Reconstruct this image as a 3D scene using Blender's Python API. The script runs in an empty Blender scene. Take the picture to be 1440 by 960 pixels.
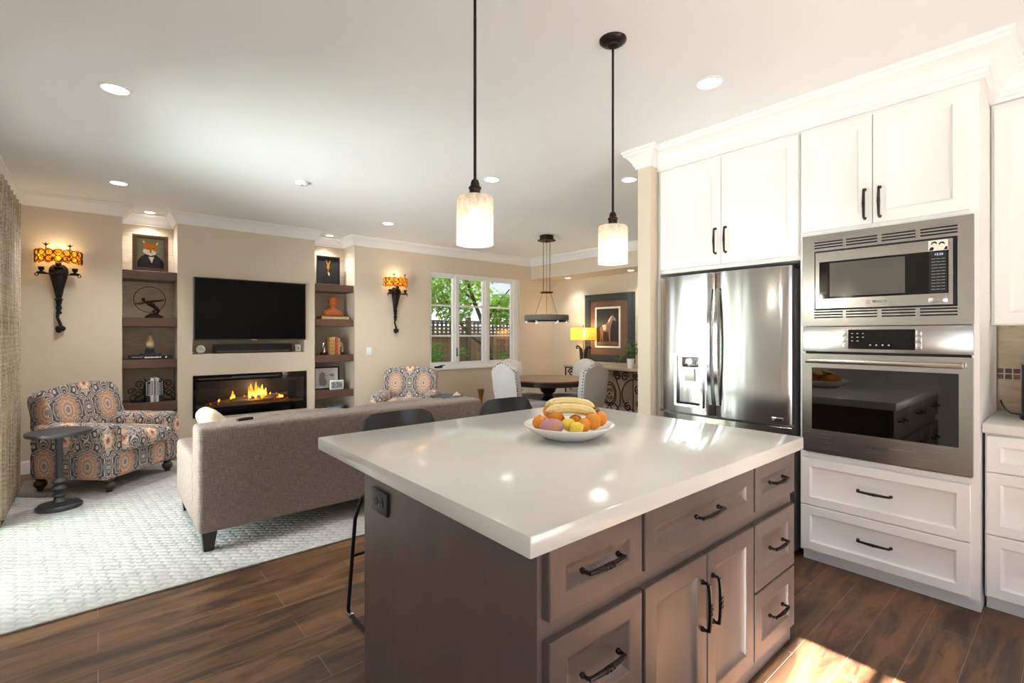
import bpy, bmesh, math, random
from mathutils import Vector, Matrix
from math import pi, sin, cos, radians as R
random.seed(7)
S = bpy.context.scene
COL = S.collection

# ------------------------------------------------------------------ camera, sky, sun, exposure
cam_d = bpy.data.cameras.new('camera'); cam = bpy.data.objects.new('camera', cam_d); COL.objects.link(cam)
cam_d.sensor_width = 36; cam_d.lens = 685/1440*36; cam_d.shift_y = -10/1440; cam_d.clip_start = .02
YAW = math.atan(582/685)
cam.location = (0, 0, 1.385); cam.rotation_euler = (pi/2, 0, -YAW)
S.camera = cam
S.view_settings.view_transform = 'Standard'; S.view_settings.look = 'None'
S.view_settings.gamma = 1; S.view_settings.use_curve_mapping = False
S.view_settings.exposure = 0.55

W = bpy.data.worlds.new('sky'); S.world = W; W.use_nodes = True
wn = W.node_tree; wn.nodes.clear()
wo = wn.nodes.new('ShaderNodeOutputWorld'); wb = wn.nodes.new('ShaderNodeBackground')
wc = wn.nodes.new('ShaderNodeTexCoord'); wm = wn.nodes.new('ShaderNodeSeparateXYZ'); wr = wn.nodes.new('ShaderNodeValToRGB')
wr.color_ramp.elements[0].position = .0; wr.color_ramp.elements[0].color = (.86, .93, 1, 1)
wr.color_ramp.elements[1].position = .5; wr.color_ramp.elements[1].color = (.36, .60, 1, 1)
wn.links.new(wc.outputs['Generated'], wm.inputs[0]); wn.links.new(wm.outputs['Z'], wr.inputs[0])
wn.links.new(wr.outputs[0], wb.inputs[0]); wn.links.new(wb.outputs[0], wo.inputs[0])
wb.inputs[1].default_value = .82

def lamp(name, kind, loc, rot, power, color=(1, 1, 1), **kw):
    d = bpy.data.lights.new(name, kind); d.energy = power; d.color = color
    for k, v in kw.items(): setattr(d, k, v)
    o = bpy.data.objects.new(name, d); COL.objects.link(o); o.location = loc; o.rotation_euler = rot
    return o
# low sun through the glazed back door
lamp('sun', 'SUN', (0, -6, 6), (R(90-33.7), 0, R(-.6)), 92.0, (1, .98, .95), angle=R(.6))
# added area lamps: sky light at patio slider and back door, fill from the side
lamp('daylight_patio', 'AREA', (-1.55, 4.15, 1.25), (0, R(-95), 0), 150, (.87, .93, 1), shape='RECTANGLE', size=2.1, size_y=2.2)
lamp('daylight_back', 'AREA', (2.05, -2.17, 1.05), (R(98), 0, 0), 7, (.82, .9, 1), shape='RECTANGLE', size=.66, size_y=1.9)
lamp('fill_side', 'AREA', (-.66, -1.0, 1.35), (0, R(-103), 0), 12, (.76, .87, 1), shape='RECTANGLE', size=1.7, size_y=1.7)  # fill lamp added beside the camera to brighten the kitchen

# ------------------------------------------------------------------ helpers
def lin(c):
    if isinstance(c, str):
        c = tuple(int(c[i:i+2], 16)/255 for i in (0, 2, 4))
    return tuple((x/12.92 if x <= .04045 else ((x+.055)/1.055)**2.4) for x in c[:3]) + (1,)

class NT:
    def __init__(s, name):
        s.m = bpy.data.materials.new(name); s.m.use_nodes = True; s.t = s.m.node_tree
        s.b = s.t.nodes['Principled BSDF']; s.out = s.t.nodes['Material Output']
    def n(s, typ, _a=None, **inp):
        nd = s.t.nodes.new('ShaderNode'+typ)
        for k, v in (_a or {}).items(): setattr(nd, k, v)
        for k, v in inp.items():
            key = int(k[1:]) if k[0] == 'i' and k[1:].isdigit() else k.replace('_', ' ')
            s.set(nd.inputs[key], v)
        return nd
    def set(s, sock, v):
        if isinstance(v, bpy.types.NodeSocket): s.t.links.new(v, sock)
        elif isinstance(v, bpy.types.Node): s.t.links.new(v.outputs[0], sock)
        else:
            if sock.type == 'RGBA' and (isinstance(v, str) or len(v) == 3): v = lin(v) if isinstance(v, str) else tuple(v)+(1,)
            sock.default_value = v
    def p(s, **inp):
        for k, v in inp.items(): s.set(s.b.inputs[k.replace('_', ' ')], v)
        return s
    def coord(s, kind='UV', scale=(1, 1, 1), rot=(0, 0, 0)):
        c = s.n('TexCoord'); m = s.n('Mapping', Scale=scale, Rotation=rot)
        s.t.links.new(c.outputs[kind], m.inputs[0]); return m.outputs[0]
    def math(s, op, a, b=None, c=None):
        nd = s.n('Math', {'operation': op}); s.set(nd.inputs[0], a)
        if b is not None: s.set(nd.inputs[1], b)
        if c is not None: s.set(nd.inputs[2], c)
        return nd.outputs[0]
    def mix(s, f, a, b, typ='MIX'):
        nd = s.n('Mix', {'data_type': 'RGBA', 'blend_type': typ}); s.set(nd.inputs[0], f)
        s.set(nd.inputs[6], lin(a) if isinstance(a, str) else a); s.set(nd.inputs[7], lin(b) if isinstance(b, str) else b)
        return nd.outputs[2]
    def ramp(s, f, stops, interp='LINEAR'):
        nd = s.n('ValToRGB'); cr = nd.color_ramp; cr.interpolation = interp
        while len(cr.elements) < len(stops): cr.elements.new(.5)
        for e, (p, c) in zip(cr.elements, stops):
            e.position = p; e.color = lin(c) if isinstance(c, str) else (c, c, c, 1)
        s.set(nd.inputs[0], f); return nd.outputs[0]
    def noise(s, vec, scale, detail=3, rough=.55, dist=0):
        return s.n('TexNoise', Vector=vec, Scale=scale, Detail=detail, Roughness=rough, Distortion=dist).outputs[0]
    def bump(s, h, strength=.2, dist=.01):
        b = s.n('Bump', Strength=strength, Distance=dist, Height=h); s.t.links.new(b.outputs[0], s.b.inputs['Normal'])

def simple(name, c, rough=.5, metal=0, var=.06, vs=6, bump=0, bs=60, **kw):
    t = NT(name); v = t.coord('Object')
    cl = lin(c)
    dark = tuple(x*(1-var) for x in cl[:3])+(1,); lite = tuple(min(1, x*(1+var)) for x in cl[:3])+(1,)
    t.p(Base_Color=t.mix(t.noise(v, vs), dark, lite), Roughness=rough, Metallic=metal, **kw)
    if bump: t.bump(t.noise(v, bs, 2), bump, .004)
    return t.m

M = {}
M['wall'] = simple('beige_paint', 'd9ccb9', .85, var=.02, vs=2, bump=.08, bs=90)
M['ceil'] = simple('ceiling_paint', 'f3f5f8', .9, var=.01, bump=.05, bs=70)
M['trim'] = simple('white_trim_paint', 'f2f2f2', .45, var=.01)
M['cab'] = simple('white_cabinet_paint', 'efefed', .38, var=.01)
M['bronze'] = simple('dark_bronze', '3a332f', .32, .85, var=.2, vs=40)
M['iron'] = simple('black_iron', '242120', .5, .6, var=.3, vs=60, bump=.3, bs=120)
M['rust_iron'] = simple('brown_iron', '3a2a1e', .5, .7, var=.3, vs=40)
M['black'] = simple('black_plastic', '0b0b0c', .4, var=.1)
M['dark'] = simple('dark_gap', '121212', .7)
M['gloss_black'] = simple('black_glass', '060607', .06, var=.0)
M['tv'] = simple('tv_screen', '010101', .3, var=0, Specular_IOR_Level=.12)
M['chrome'] = simple('chrome', 'c9c9c9', .12, 1, var=.02)
M['greymetal'] = simple('pewter_metal', '55565a', .42, .75, var=.12, vs=30)
M['leather'] = simple('black_leather', '2d2e33', .22, var=.1, vs=20, bump=.15, bs=180)
M['espresso'] = simple('espresso_wood', '1d1512', .35, var=.25, vs=14)
M['brownwood_foot'] = simple('bronze_wood_foot', '4a3d31', .3, .3, var=.2, vs=10)
M['porcelain'] = simple('white_porcelain', 'f4f4f2', .15, var=.0)
M['grey_linen'] = simple('grey_linen', 'd0cccc', .9, var=.06, vs=30, bump=.25, bs=400)
M['cream'] = simple('cream_fabric', 'ddccb0', .9, var=.08, vs=30, bump=.2, bs=300)
M['orange'] = simple('orange_peel', 'e58f22', .45, var=.12, vs=14, bump=.25, bs=160)
M['lemon'] = simple('lemon_peel', 'ecd04a', .42, var=.08, vs=14, bump=.2, bs=140)
M['mango'] = NT('mango_skin').m
t = NT('mango_skin'); v = t.coord('Object')
t.p(Base_Color=t.ramp(t.noise(v, 9), [(.3, 'c0807a'), (.5, 'b98aa0'), (.7, 'd9975a')]), Roughness=.4); M['mango'] = t.m
t = NT('banana_skin'); v = t.coord('Object')
t.p(Base_Color=t.mix(t.ramp(t.noise(v, 60, 4), [(.62, 0), (.72, 1)]), t.mix(t.noise(v, 10), 'e3c878', 'efe0ae'), '7a5a2a'), Roughness=.5); M['banana'] = t.m
M['brown'] = simple('brown_stem', '7a5526', .6)
M['leaf'] = NT('leaf').m
def leafmat(name, a, b, tr=.35):
    t = NT(name); v = t.coord('Object')
    c = t.mix(t.noise(v, 3, 4), a, b)
    t.p(Base_Color=c, Roughness=.5)
    tl = t.n('BsdfTranslucent', Color=c); ms = t.n('MixShader', i0=tr, i1=t.b.outputs[0], i2=tl)
    t.t.links.new(ms.outputs[0], t.out.inputs[0]); return t.m
M['leaf'] = leafmat('green_leaf', '5f9a28', 'd3ea66', .5)
M['leaf2'] = leafmat('fern_leaf', '4c8f32', '9fdc58', .5)
M['leaf3'] = leafmat('houseplant_leaf', '3d6b25', '7fa448')
M['bark'] = simple('bark', '4a3a2c', .9, var=.3, vs=20, bump=.6, bs=40)
M['brass'] = simple('aged_brass', 'b58a45', .3, .9, var=.15, vs=20)
M['silver'] = simple('silver', 'b9b5ac', .25, .9, var=.1, vs=20)
M['terracotta'] = simple('terracotta', 'b8642f', .65, var=.15, vs=25)
M['aqua'] = simple('aqua_glaze', '8fc4bd', .2, var=.1, vs=10)
M['pearc'] = simple('pear_ceramic', 'd6c08c', .35, var=.25, vs=30)
M['slate'] = simple('slate_base', '3c3e42', .4, .3, var=.2)
M['paper'] = simple('paper_white', 'e9e6de', .8, var=.03)
M['bookw'] = simple('book_white', 'dcdad9', .6)
M['bookg'] = simple('book_grey', '9d9aa6', .6)
M['bookk'] = simple('book_black', '17181d', .5)
M['booktan'] = simple('book_leather_tan', 'b48a55', .5, var=.2, vs=40)
M['bookred'] = simple('book_leather_red', '97452f', .5, var=.2, vs=40)
M['white_plastic'] = simple('white_plastic', 'efefef', .35)
M['lcd'] = simple('lcd_panel', '9aa3a8', .3)
M['concrete'] = simple('patio_paving', 'b9b2a6', .9, var=.1, vs=3)
M['soil'] = simple('garden_soil', '5b5140', .95, var=.2, vs=3)
M['hill'] = simple('hill_scrub', '4c6640', .95, var=.4, vs=.7)
M['shingle'] = simple('grey_shingle', '2c343c', .9, var=.12, vs=4)
M['orangefur'] = simple('fox_orange', 'c97a16', .8, var=.15, vs=60)
M['whitefur'] = simple('fox_white', 'e6dccc', .8)
M['jacket'] = simple('jacket_blue_black', '24282e', .8)
M['canvas_green'] = simple('canvas_olive', '83856c', .8, var=.2, vs=20)
M['canvas_dark'] = simple('canvas_dark', '1c1b1d', .7, var=.3, vs=20)
M['gold'] = simple('gold_paint', 'b88a2c', .4, .4, var=.2, vs=30)
M['woodframe'] = simple('picture_frame_wood', '5a3a20', .4, var=.3, vs=20)
M['copper'] = simple('copper_mat', '76584a', .5, .2, var=.35, vs=14, bump=.15, bs=40)
M['teal'] = simple('patina_frame', '43494a', .45, .25, var=.35, vs=25, bump=.2, bs=60)
M['horse'] = simple('horse_paint', '8d7566', .7, var=.25, vs=20)
M['horsebg'] = simple('horse_backdrop', '23242a', .6, var=.2, vs=10)
M['marble'] = simple('console_marble', 'b9ac9c', .3, var=.12, vs=9)
M['log'] = simple('ash_log', '7d6b58', .9, var=.45, vs=30, bump=.6, bs=60)
M['driftwood'] = simple('driftwood_band', '77716b', .7, var=.3, vs=25)

# floor planks
t = NT('wood_plank_floor'); v = t.coord('Object')
br = t.n('TexBrick', {'offset': .37, 'offset_frequency': 2}, Vector=v, Color1=lin('573d2b'), Color2=lin('7b583b'), Mortar=lin('8d7a6a'), Scale=1.0, Mortar_Size=.0012, Mortar_Smooth=.1, Bias=0.0, Brick_Width=1.15, Row_Height=.165)
g1 = t.noise(t.coord('Object', (1.6, 22, 1)), 2.2, 6, .65, .4)
g2 = t.noise(t.coord('Object', (.9, 5, 1)), 2.0, 4, .6, .8)
kn = t.ramp(t.noise(t.coord('Object', (5, 14, 1)), 1.3, 5, .75, 1.4), [(.57, 0), (.70, 1)])
c = t.mix(t.ramp(g1, [(.3, 0), (.7, 1)]), br.outputs[0], t.mix(.5, br.outputs[0], '8a6242'), 'MIX')
c = t.mix(t.ramp(g2, [(.38, .8), (.58, 0)]), c, '2c1c15')
c = t.mix(t.math('MULTIPLY', kn, .6), c, '21160f')
sk = t.ramp(t.noise(t.coord('Object', (7, 34, 1)), 2.0, 4, .7, .6), [(.62, 0), (.70, 1)])
c = t.mix(t.math('MULTIPLY', sk, .55), c, '1d130d')
c = t.mix(t.math('MULTIPLY', br.outputs[1], .55), c, '9a897a')
t.p(Base_Color=c, Roughness=t.ramp(g1, [(.2, .32), (.8, .48)]))
t.bump(t.math('SUBTRACT', g1, br.outputs[1]), .18, .003); M['floor'] = t.m

# rug
t = NT('woven_rug'); v = t.coord('Object', (1, 1, 1), (0, 0, R(38)))
nv = t.n('TexNoise', Vector=v, Scale=11, Detail=2); vv = t.n('VectorMath', {'operation': 'MULTIPLY_ADD'}, i0=nv.outputs[1], i1=(.045, .045, 0), i2=v)
w1 = t.n('TexBrick', {'offset': .5}, Vector=vv.outputs[0], Scale=1.0, Mortar_Size=.018, Mortar_Smooth=.9, Brick_Width=.085, Row_Height=.045)
nz = t.noise(v, 9, 3); fz = t.noise(v, 260, 2)
c = t.mix(t.ramp(nz, [(.35, 0), (.65, 1)]), 'aeacab', 'c6c4c2')
c = t.mix(t.math('MULTIPLY', w1.outputs[1], .32), c, '8f8d8c')
c = t.mix(t.math('MULTIPLY', fz, .35), c, 'aaa6a2')
t.p(Base_Color=c, Roughness=.95)
t.bump(t.math('ADD', t.math('MULTIPLY', w1.outputs[1], -1), t.math('MULTIPLY', fz, .5)), .7, .008); M['rug'] = t.m

def weave(name, a, b, sc=900, rough=.9):
    t = NT(name); v = t.coord('UV')
    x = t.noise(t.coord('UV', (1, .06, 1)), sc*.35, 2, .6); y = t.noise(t.coord('UV', (.06, 1, 1)), sc*.35, 2, .6)
    f = t.math('MULTIPLY', t.math('ADD', x, y), .5)
    t.p(Base_Color=t.mix(t.ramp(f, [(.38, 0), (.62, 1)]), a, b), Roughness=rough); t.bump(f, .35, .002); return t.m
M['sofa'] = weave('sofa_tweed', '6a5c55', '9a8b82')
M['curtain'] = weave('curtain_damask', '93826c', 'c9bba6', 170)
t = NT('grasscloth_panel'); g = t.noise(t.coord('UV', (3, 42, 1)), 2.2, 5, .7, .3); g2 = t.noise(t.coord('UV'), 5, 3)
t.p(Base_Color=t.mix(t.math('MULTIPLY', g2, .6), t.mix(t.ramp(g, [(.35, 0), (.65, 1)]), 'b39d82', 'e0cfb4'), 'bdb8b0'), Roughness=.75); t.bump(g, .3, .003); M['grasscloth'] = t.m

# ornamental armchair fabric
t = NT('ornate_damask_upholstery')
uv = t.coord('UV', (1/.40, 1/.46, 1)); sp = t.n('SeparateXYZ', i0=uv)
def cell(off):
    px = t.math('SUBTRACT', t.math('FRACT', t.math('ADD', sp.outputs[0], off)), .5)
    py = t.math('SUBTRACT', t.math('FRACT', t.math('ADD', sp.outputs[1], off)), .5)
    th = t.math('ARCTAN2', py, px)
    r = t.math('SQRT', t.math('ADD', t.math('MULTIPLY', px, px), t.math('MULTIPLY', t.math('MULTIPLY', py, py), .62)))
    return px, py, th, r
px, py, th, r = cell(0.0)
r1 = t.math('MULTIPLY', r, t.math('ADD', 1, t.math('MULTIPLY', t.math('COSINE', t.math('MULTIPLY', th, 12)), .09)))
qx, qy, th2, rr = cell(.5)
r2 = t.math('MULTIPLY', rr, t.math('ADD', 1, t.math('MULTIPLY', t.math('COSINE', t.math('MULTIPLY', th2, 8)), .13)))
cb = t.n('CombineXYZ', i0=t.math('ABSOLUTE', px), i1=t.math('ABSOLUTE', py))
sc = t.n('TexNoise', Vector=cb, Scale=3.4, Detail=.3, Roughness=.5, Distortion=.9).outputs[0]
lines = t.ramp(t.math('FRACT', t.math('MULTIPLY', sc, 7)), [(0, '4a4652'), (.24, '3a3844'), (.40, 'ddd4c4'), (.56, '6f7686'), (.68, '44373a'), (.80, 'c79a80'), (.90, 'b4bcc6'), (1, '4a4652')], 'CONSTANT')
big = t.ramp(r1, [(0, '8b8c98'), (.045, 'dcc6ae'), (.075, 'b98c73'), (.11, 'd8b89f'), (.15, 'c09279'), (.195, 'd2b09a'), (.218, '8a4a3a'), (.236, 'e0d6c6'), (.25, '55505a')], 'CONSTANT')
sml = t.ramp(r2, [(0, 'a8473a'), (.035, 'd9a58a'), (.06, 'e6dac6'), (.105, 'cf8f6a'), (.13, 'd9cbb6'), (.145, '4a4652')], 'CONSTANT')
c = t.mix(t.math('LESS_THAN', r1, .262), lines, big)
c = t.mix(t.math('LESS_THAN', r2, .155), c, sml)
c = t.mix(t.math('MULTIPLY', t.noise(t.coord('UV'), 300, 2), .25), c, 'b8aca0')
t.p(Base_Color=c, Roughness=.9); t.bump(t.noise(t.coord('UV'), 500, 2), .2, .002); M['ornate'] = t.m

# quartz, island stain, stainless, shelves, tile
t = NT('quartz_counter'); v = t.coord('Object')
sp1 = t.ramp(t.noise(v, 160, 2), [(.66, 0), (.72, 1)]); sp2 = t.ramp(t.noise(v, 90, 2, .5), [(.70, 0), (.76, 1)])
c = t.mix(t.noise(v, 5), 'dedbd6', 'e4e2dd'); c = t.mix(t.math('MULTIPLY', sp1, .5), c, 'f4f3f0'); c = t.mix(t.math('MULTIPLY', sp2, .45), c, 'b5afa6')
t.p(Base_Color=c, Roughness=.13, Specular_IOR_Level=.45); M['quartz'] = t.m

def stained(name, a, b, axis=2, rough=.38):
    t = NT(name); s_ = [14, 14, 14]; s_[axis] = 1.2
    g = t.noise(t.coord('Object', tuple(s_)), 1.6, 5, .6, .5); cl = t.noise(t.coord('Object'), 4, 3)
    t.p(Base_Color=t.mix(t.math('MULTIPLY', t.math('ADD', g, cl), .5), a, b), Roughness=rough); t.bump(g, .06, .002); return t.m
M['stain'] = stained('island_stain', '52463f', '776862')
M['shelfwood'] = stained('shelf_wood', '4b3329', '78594a', 0, .45)
M['tablewood'] = stained('table_wood', '5a4334', '80634c', 0, .3)

def steel(name, c, rough, sc):
    t = NT(name); g = t.noise(t.coord('Object', sc), 3, 4, .6)
    t.p(Base_Color=t.mix(g, tuple(x*.95 for x in lin(c)[:3])+(1,), lin(c)), Metallic=1.0, Roughness=t.ramp(g, [(.2, rough*.8), (.8, rough*1.25)]))
    t.bump(g, .006, .001); return t.m
M['steel'] = steel('brushed_steel', 'c9c6c1', .24, (1, 1, 160))
M['fridge_steel'] = steel('fridge_steel', 'c9c8c6', .2, (60, 60, .6))
t = NT('fridge_door_steel'); g = t.noise(t.coord('Object', (60, 60, .6)), 3, 4, .6); wv = t.noise(t.coord('Object', (9, 9, .5)), 1.0, 1, .3)
t.p(Base_Color='c6c5c3', Metallic=1.0, Roughness=.17); t.bump(t.math('ADD', t.math('MULTIPLY', g, .02), wv), .25, .02); M['fridge_steel'] = t.m
t = NT('travertine_tile'); v = t.coord('Object'); g = t.noise(t.coord('Object', (1, 2, 7)), 3, 6, .6, 1.0)
t.p(Base_Color=t.ramp(g, [(.25, 'a08c72'), (.5, 'bca98e'), (.75, 'cdbda4')]), Roughness=.3); M['travertine'] = t.m
t = NT('mosaic_tile'); v = t.coord('UV')
br = t.n('TexBrick', {'offset': 0}, Vector=v, Color1=lin('3d2a22'), Color2=lin('6d5443'), Mortar=lin('c5b7a0'), Scale=1, Mortar_Size=.003, Brick_Width=.034, Row_Height=.034)
t.p(Base_Color=br.outputs[0], Roughness=.2); M['mosaic'] = t.m
t = NT('fence_boards'); v = t.coord('Object')
br = t.n('TexBrick', {'offset': 0}, Vector=t.coord('Object', (1, 1, 1), (R(90), 0, 0)), Color1=lin('94694a'), Color2=lin('c99a6c'), Mortar=lin('2a1d14'), Scale=1, Mortar_Size=.006, Brick_Width=.14, Row_Height=9)
t.p(Base_Color=t.mix(t.noise(t.coord('Object', (8, 8, .6)), 3, 4), br.outputs[0], '7d5c44'), Roughness=.85); M['fence'] = t.m
M['lattice'] = simple('lattice_wood', '6b5440', .85, var=.2, vs=8)

def glass(name, tint=(1, 1, 1), refl=1.0, rough=0.0):
    t = NT(name); tr = t.n('BsdfTransparent', Color=tint); gl = t.n('BsdfGlossy', Roughness=rough)
    fr = t.n('Fresnel', IOR=1.45); ms = t.n('MixShader', i0=t.math('MULTIPLY', fr.outputs[0], refl), i1=tr, i2=gl)
    t.t.links.new(ms.outputs[0], t.out.inputs[0]); return t.m
M['glass'] = glass('window_glass')
M['ovenglass'] = glass('smoked_glass', (.16, .16, .17), 3.2)
M['fireglass'] = glass('fireplace_glass', (.95, .95, .95), 1.0)
def emit(name, c, st):
    t = NT(name); e = t.n('Emission', Color=lin(c), Strength=st); t.t.links.new(e.outputs[0], t.out.inputs[0]); return t.m
M['bulb'] = emit('lit_bulb', 'fff4e4', 6)
M['warmbulb'] = emit('warm_lit_bulb', 'ffc766', 16)
M['dl'] = emit('downlight_lens', 'fff6e6', 9)
M['digits'] = emit('display_digits', 'cfe3ff', 1.0)
t = NT('flame'); g = t.noise(t.coord('Object', (1, 1, 1)), 9, 3)
e = t.n('Emission', Color=t.ramp(g, [(.3, 'ff5a08'), (.5, 'ff9418'), (.72, 'ffd070')]), Strength=2.4); t.t.links.new(e.outputs[0], t.out.inputs[0]); M['flame'] = t.m
t = NT('ember'); g = t.noise(t.coord('Object'), 30, 3)
e = t.n('Emission', Color=lin('ff5a1a'), Strength=t.ramp(g, [(.45, 0.05), (.7, 1)])); t.t.links.new(e.outputs[0], t.out.inputs[0]); M['ember'] = t.m

def shade(name, ca, cb, sc, op, stretch=(1, 1, 1), th=(.4, .6)):
    t = NT(name); g = t.noise(t.coord('Object', stretch), sc, 4, .7)
    c = t.mix(t.ramp(g, [(th[0], 0), (th[1], 1)]), ca, cb)
    df = t.n('BsdfDiffuse', Color=c); tl = t.n('BsdfTranslucent', Color=c); a = t.n('MixShader', i0=.6, i1=df, i2=tl)
    gl = t.n('BsdfGlossy', Roughness=.1); b = t.n('MixShader', i0=.06, i1=a, i2=gl)
    tr = t.n('BsdfTransparent', Color=c); d = t.n('MixShader', i0=op, i1=tr, i2=b)
    t.t.links.new(d.outputs[0], t.out.inputs[0]); return t.m
M['crackle'] = shade('crackled_mercury_glass', 'f6f2ea', 'd2c8ba', 110, .50, (1, 1, .35), (.42, .66))
M['amber'] = shade('amber_stained_glass', 'ffd877', '8a4a14', 34, .62, th=(.45, .62))
M['lampshade'] = shade('amber_lamp_shade', 'f2c063', 'dca244', 30, .9)

class MB:
    """collects shapes into one mesh"""
    def __init__(s): s.bm = bmesh.new(); s.mi = 0
    def _f(s, vs):
        try:
            f = s.bm.faces.new(vs); f.material_index = s.mi; return f
        except ValueError: return None
    def box(s, x0, x1, y0, y1, z0, z1, b=0, seg=2):
        v = [s.bm.verts.new((x, y, z)) for x in (x0, x1) for y in (y0, y1) for z in (z0, z1)]
        fs = [s._f([v[i] for i in q]) for q in ((0, 1, 3, 2), (4, 6, 7, 5), (0, 4, 5, 1), (2, 3, 7, 6), (0, 2, 6, 4), (1, 5, 7, 3))]
        if b:
            es = list({e for f in fs for e in f.edges})
            r = bmesh.ops.bevel(s.bm, geom=es, offset=b, segments=seg, affect='EDGES', profile=.5, clamp_overlap=True)
            for f in r['faces']: f.material_index = s.mi
        return s
    def rings(s, rings, cap0=True, cap1=True, closed=True):
        rs = [[s.bm.verts.new(p) for p in r] for r in rings]; n = len(rs[0])
        for a, b in zip(rs, rs[1:]):
            for i in range(n if closed else n-1):
                j = (i+1) % n; s._f([a[i], a[j], b[j], b[i]])
        if cap0: s._f(rs[0][::-1])
        if cap1: s._f(rs[-1])
        return s
    def tube(s, path, r, n=8, closed=False, caps=True, flat=1.0):
        P = [Vector(p) for p in path]; m = len(P); rr = r if isinstance(r, (list, tuple)) else [r]*m
        T = []
        for i in range(m):
            a = P[(i-1) % m] if (closed or i) else P[i]; b = P[(i+1) % m] if (closed or i < m-1) else P[i]
            T.append((b-a).normalized())
        up = Vector((0, 0, 1)) if abs(T[0].z) < .9 else Vector((1, 0, 0))
        N = (up - T[0]*up.dot(T[0])).normalized(); out = []
        for i in range(m):
            N = (N - T[i]*N.dot(T[i])).normalized(); B = T[i].cross(N)
            out.append([P[i] + N*(cos(2*pi*k/n)*rr[i]*flat) + B*(sin(2*pi*k/n)*rr[i]) for k in range(n)])
        if closed: out.append(out[0]); caps = False
        return s.rings(out, caps, caps)
    def lathe(s, prof, n=28, c=(0, 0, 0), sx=1, sy=1, cap0=True, cap1=True):
        return s.rings([[(c[0]+r*sx*cos(2*pi*k/n), c[1]+r*sy*sin(2*pi*k/n), c[2]+z) for k in range(n)] for r, z in prof], cap0, cap1)
    def ball(s, c, r, n=16, m=10):
        rx, ry, rz = r if isinstance(r, (list, tuple)) else (r, r, r)
        pr = [(max(.001, sin(pi*i/m)), -cos(pi*i/m)) for i in range(m+1)]
        return s.rings([[(c[0]+rx*q*cos(2*pi*k/n), c[1]+ry*q*sin(2*pi*k/n), c[2]+rz*z) for k in range(n)] for q, z in pr])
    def prism(s, pts, a0, a1, axis='y', b=0, seg=2):
        f = {'y': lambda p, a: (p[0], a, p[1]), 'x': lambda p, a: (a, p[0], p[1]), 'z': lambda p, a: (p[0], p[1], a)}[axis]
        A = [s.bm.verts.new(f(p, a0)) for p in pts]; B = [s.bm.verts.new(f(p, a1)) for p in pts]; n = len(pts)
        c0 = s._f(A[::-1]); c1 = s._f(B)
        for i in range(n): s._f([A[i], A[(i+1) % n], B[(i+1) % n], B[i]])
        if b and c0 and c1:
            es = list(set(c0.edges) | set(c1.edges))
            r = bmesh.ops.bevel(s.bm, geom=es, offset=b, segments=seg, affect='EDGES', profile=.5, clamp_overlap=True)
            for q in r['faces']: q.material_index = s.mi
        return s
    def pad(s, x0, x1, y0, y1, z0, z1, r, puff=(0, 0, 0), k=3, m=6):
        """soft rounded box"""
        c = Vector(((x0+x1)/2, (y0+y1)/2, (z0+z1)/2)); h = Vector(((x1-x0)/2, (y1-y0)/2, (z1-z0)/2))
        r = min(r, h.x*.98, h.y*.98, h.z*.98)
        def ax(hh):
            a = [-hh + r*(1-cos(pi/2*i/k))*1.0 for i in range(k)]
            b = [-(hh-r) + 2*(hh-r)*i/m for i in range(m+1)]
            return a + b + [-q for q in a[::-1]]
        A = [ax(h.x), ax(h.y), ax(h.z)]; cache = {}
        def P(p):
            q = Vector(p); inn = Vector([max(-(h[i]-r), min(h[i]-r, q[i])) for i in range(3)]); d = q-inn
            o = inn + (d.normalized()*r if d.length > 1e-9 else d)
            e = [max(0, 1-(o[i]/h[i])**2) for i in range(3)]
            o = o + Vector((puff[0]*e[1]*e[2]*(o.x/h.x), puff[1]*e[0]*e[2]*(o.y/h.y), puff[2]*e[0]*e[1]*(o.z/h.z)))
            key = tuple(round(w, 6) for w in p)
            if key not in cache: cache[key] = s.bm.verts.new(o+c)
            return cache[key]
        for i in range(3):
            u, w = (i+1) % 3, (i+2) % 3
            for sg in (-1, 1):
                for a, a2 in zip(A[u], A[u][1:]):
                    for b, b2 in zip(A[w], A[w][1:]):
                        q = []
                        for (uu, ww) in ((a, b), (a2, b), (a2, b2), (a, b2)):
                            p = [0, 0, 0]; p[i] = sg*h[i]; p[u] = uu; p[w] = ww; q.append(P(p))
                        if len(set(q)) == 4: s._f(q if sg > 0 else q[::-1])
        return s
    def sheet(s, fn, nu, nv, th=0):
        g = [[s.bm.verts.new(fn(i/nu, j/nv)) for j in range(nv+1)] for i in range(nu+1)]; fs = []
        for i in range(nu):
            for j in range(nv):
                f = s._f([g[i][j], g[i+1][j], g[i+1][j+1], g[i][j+1]])
                if f: fs.append(f)
        if th:
            bmesh.ops.recalc_face_normals(s.bm, faces=fs)
            bmesh.ops.solidify(s.bm, geom=fs, thickness=th)
        return s
    def panel(s, x0, x1, z0, z1, y, t=.02, fw=.055, bw=.016, dp=.011, e=.003):
        """framed cabinet front facing -y with a sloped recess"""
        fw = min(fw, (x1-x0)*.3, (z1-z0)*.3)
        def rr(i, yy): return [(x0+i, yy, z0+i), (x1-i, yy, z0+i), (x1-i, yy, z1-i), (x0+i, yy, z1-i)]
        return s.rings([rr(0, y+t), rr(0, y+e), rr(e, y), rr(fw, y), rr(fw+bw*.25, y+.004), rr(fw+bw, y+dp)], True, True)
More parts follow.
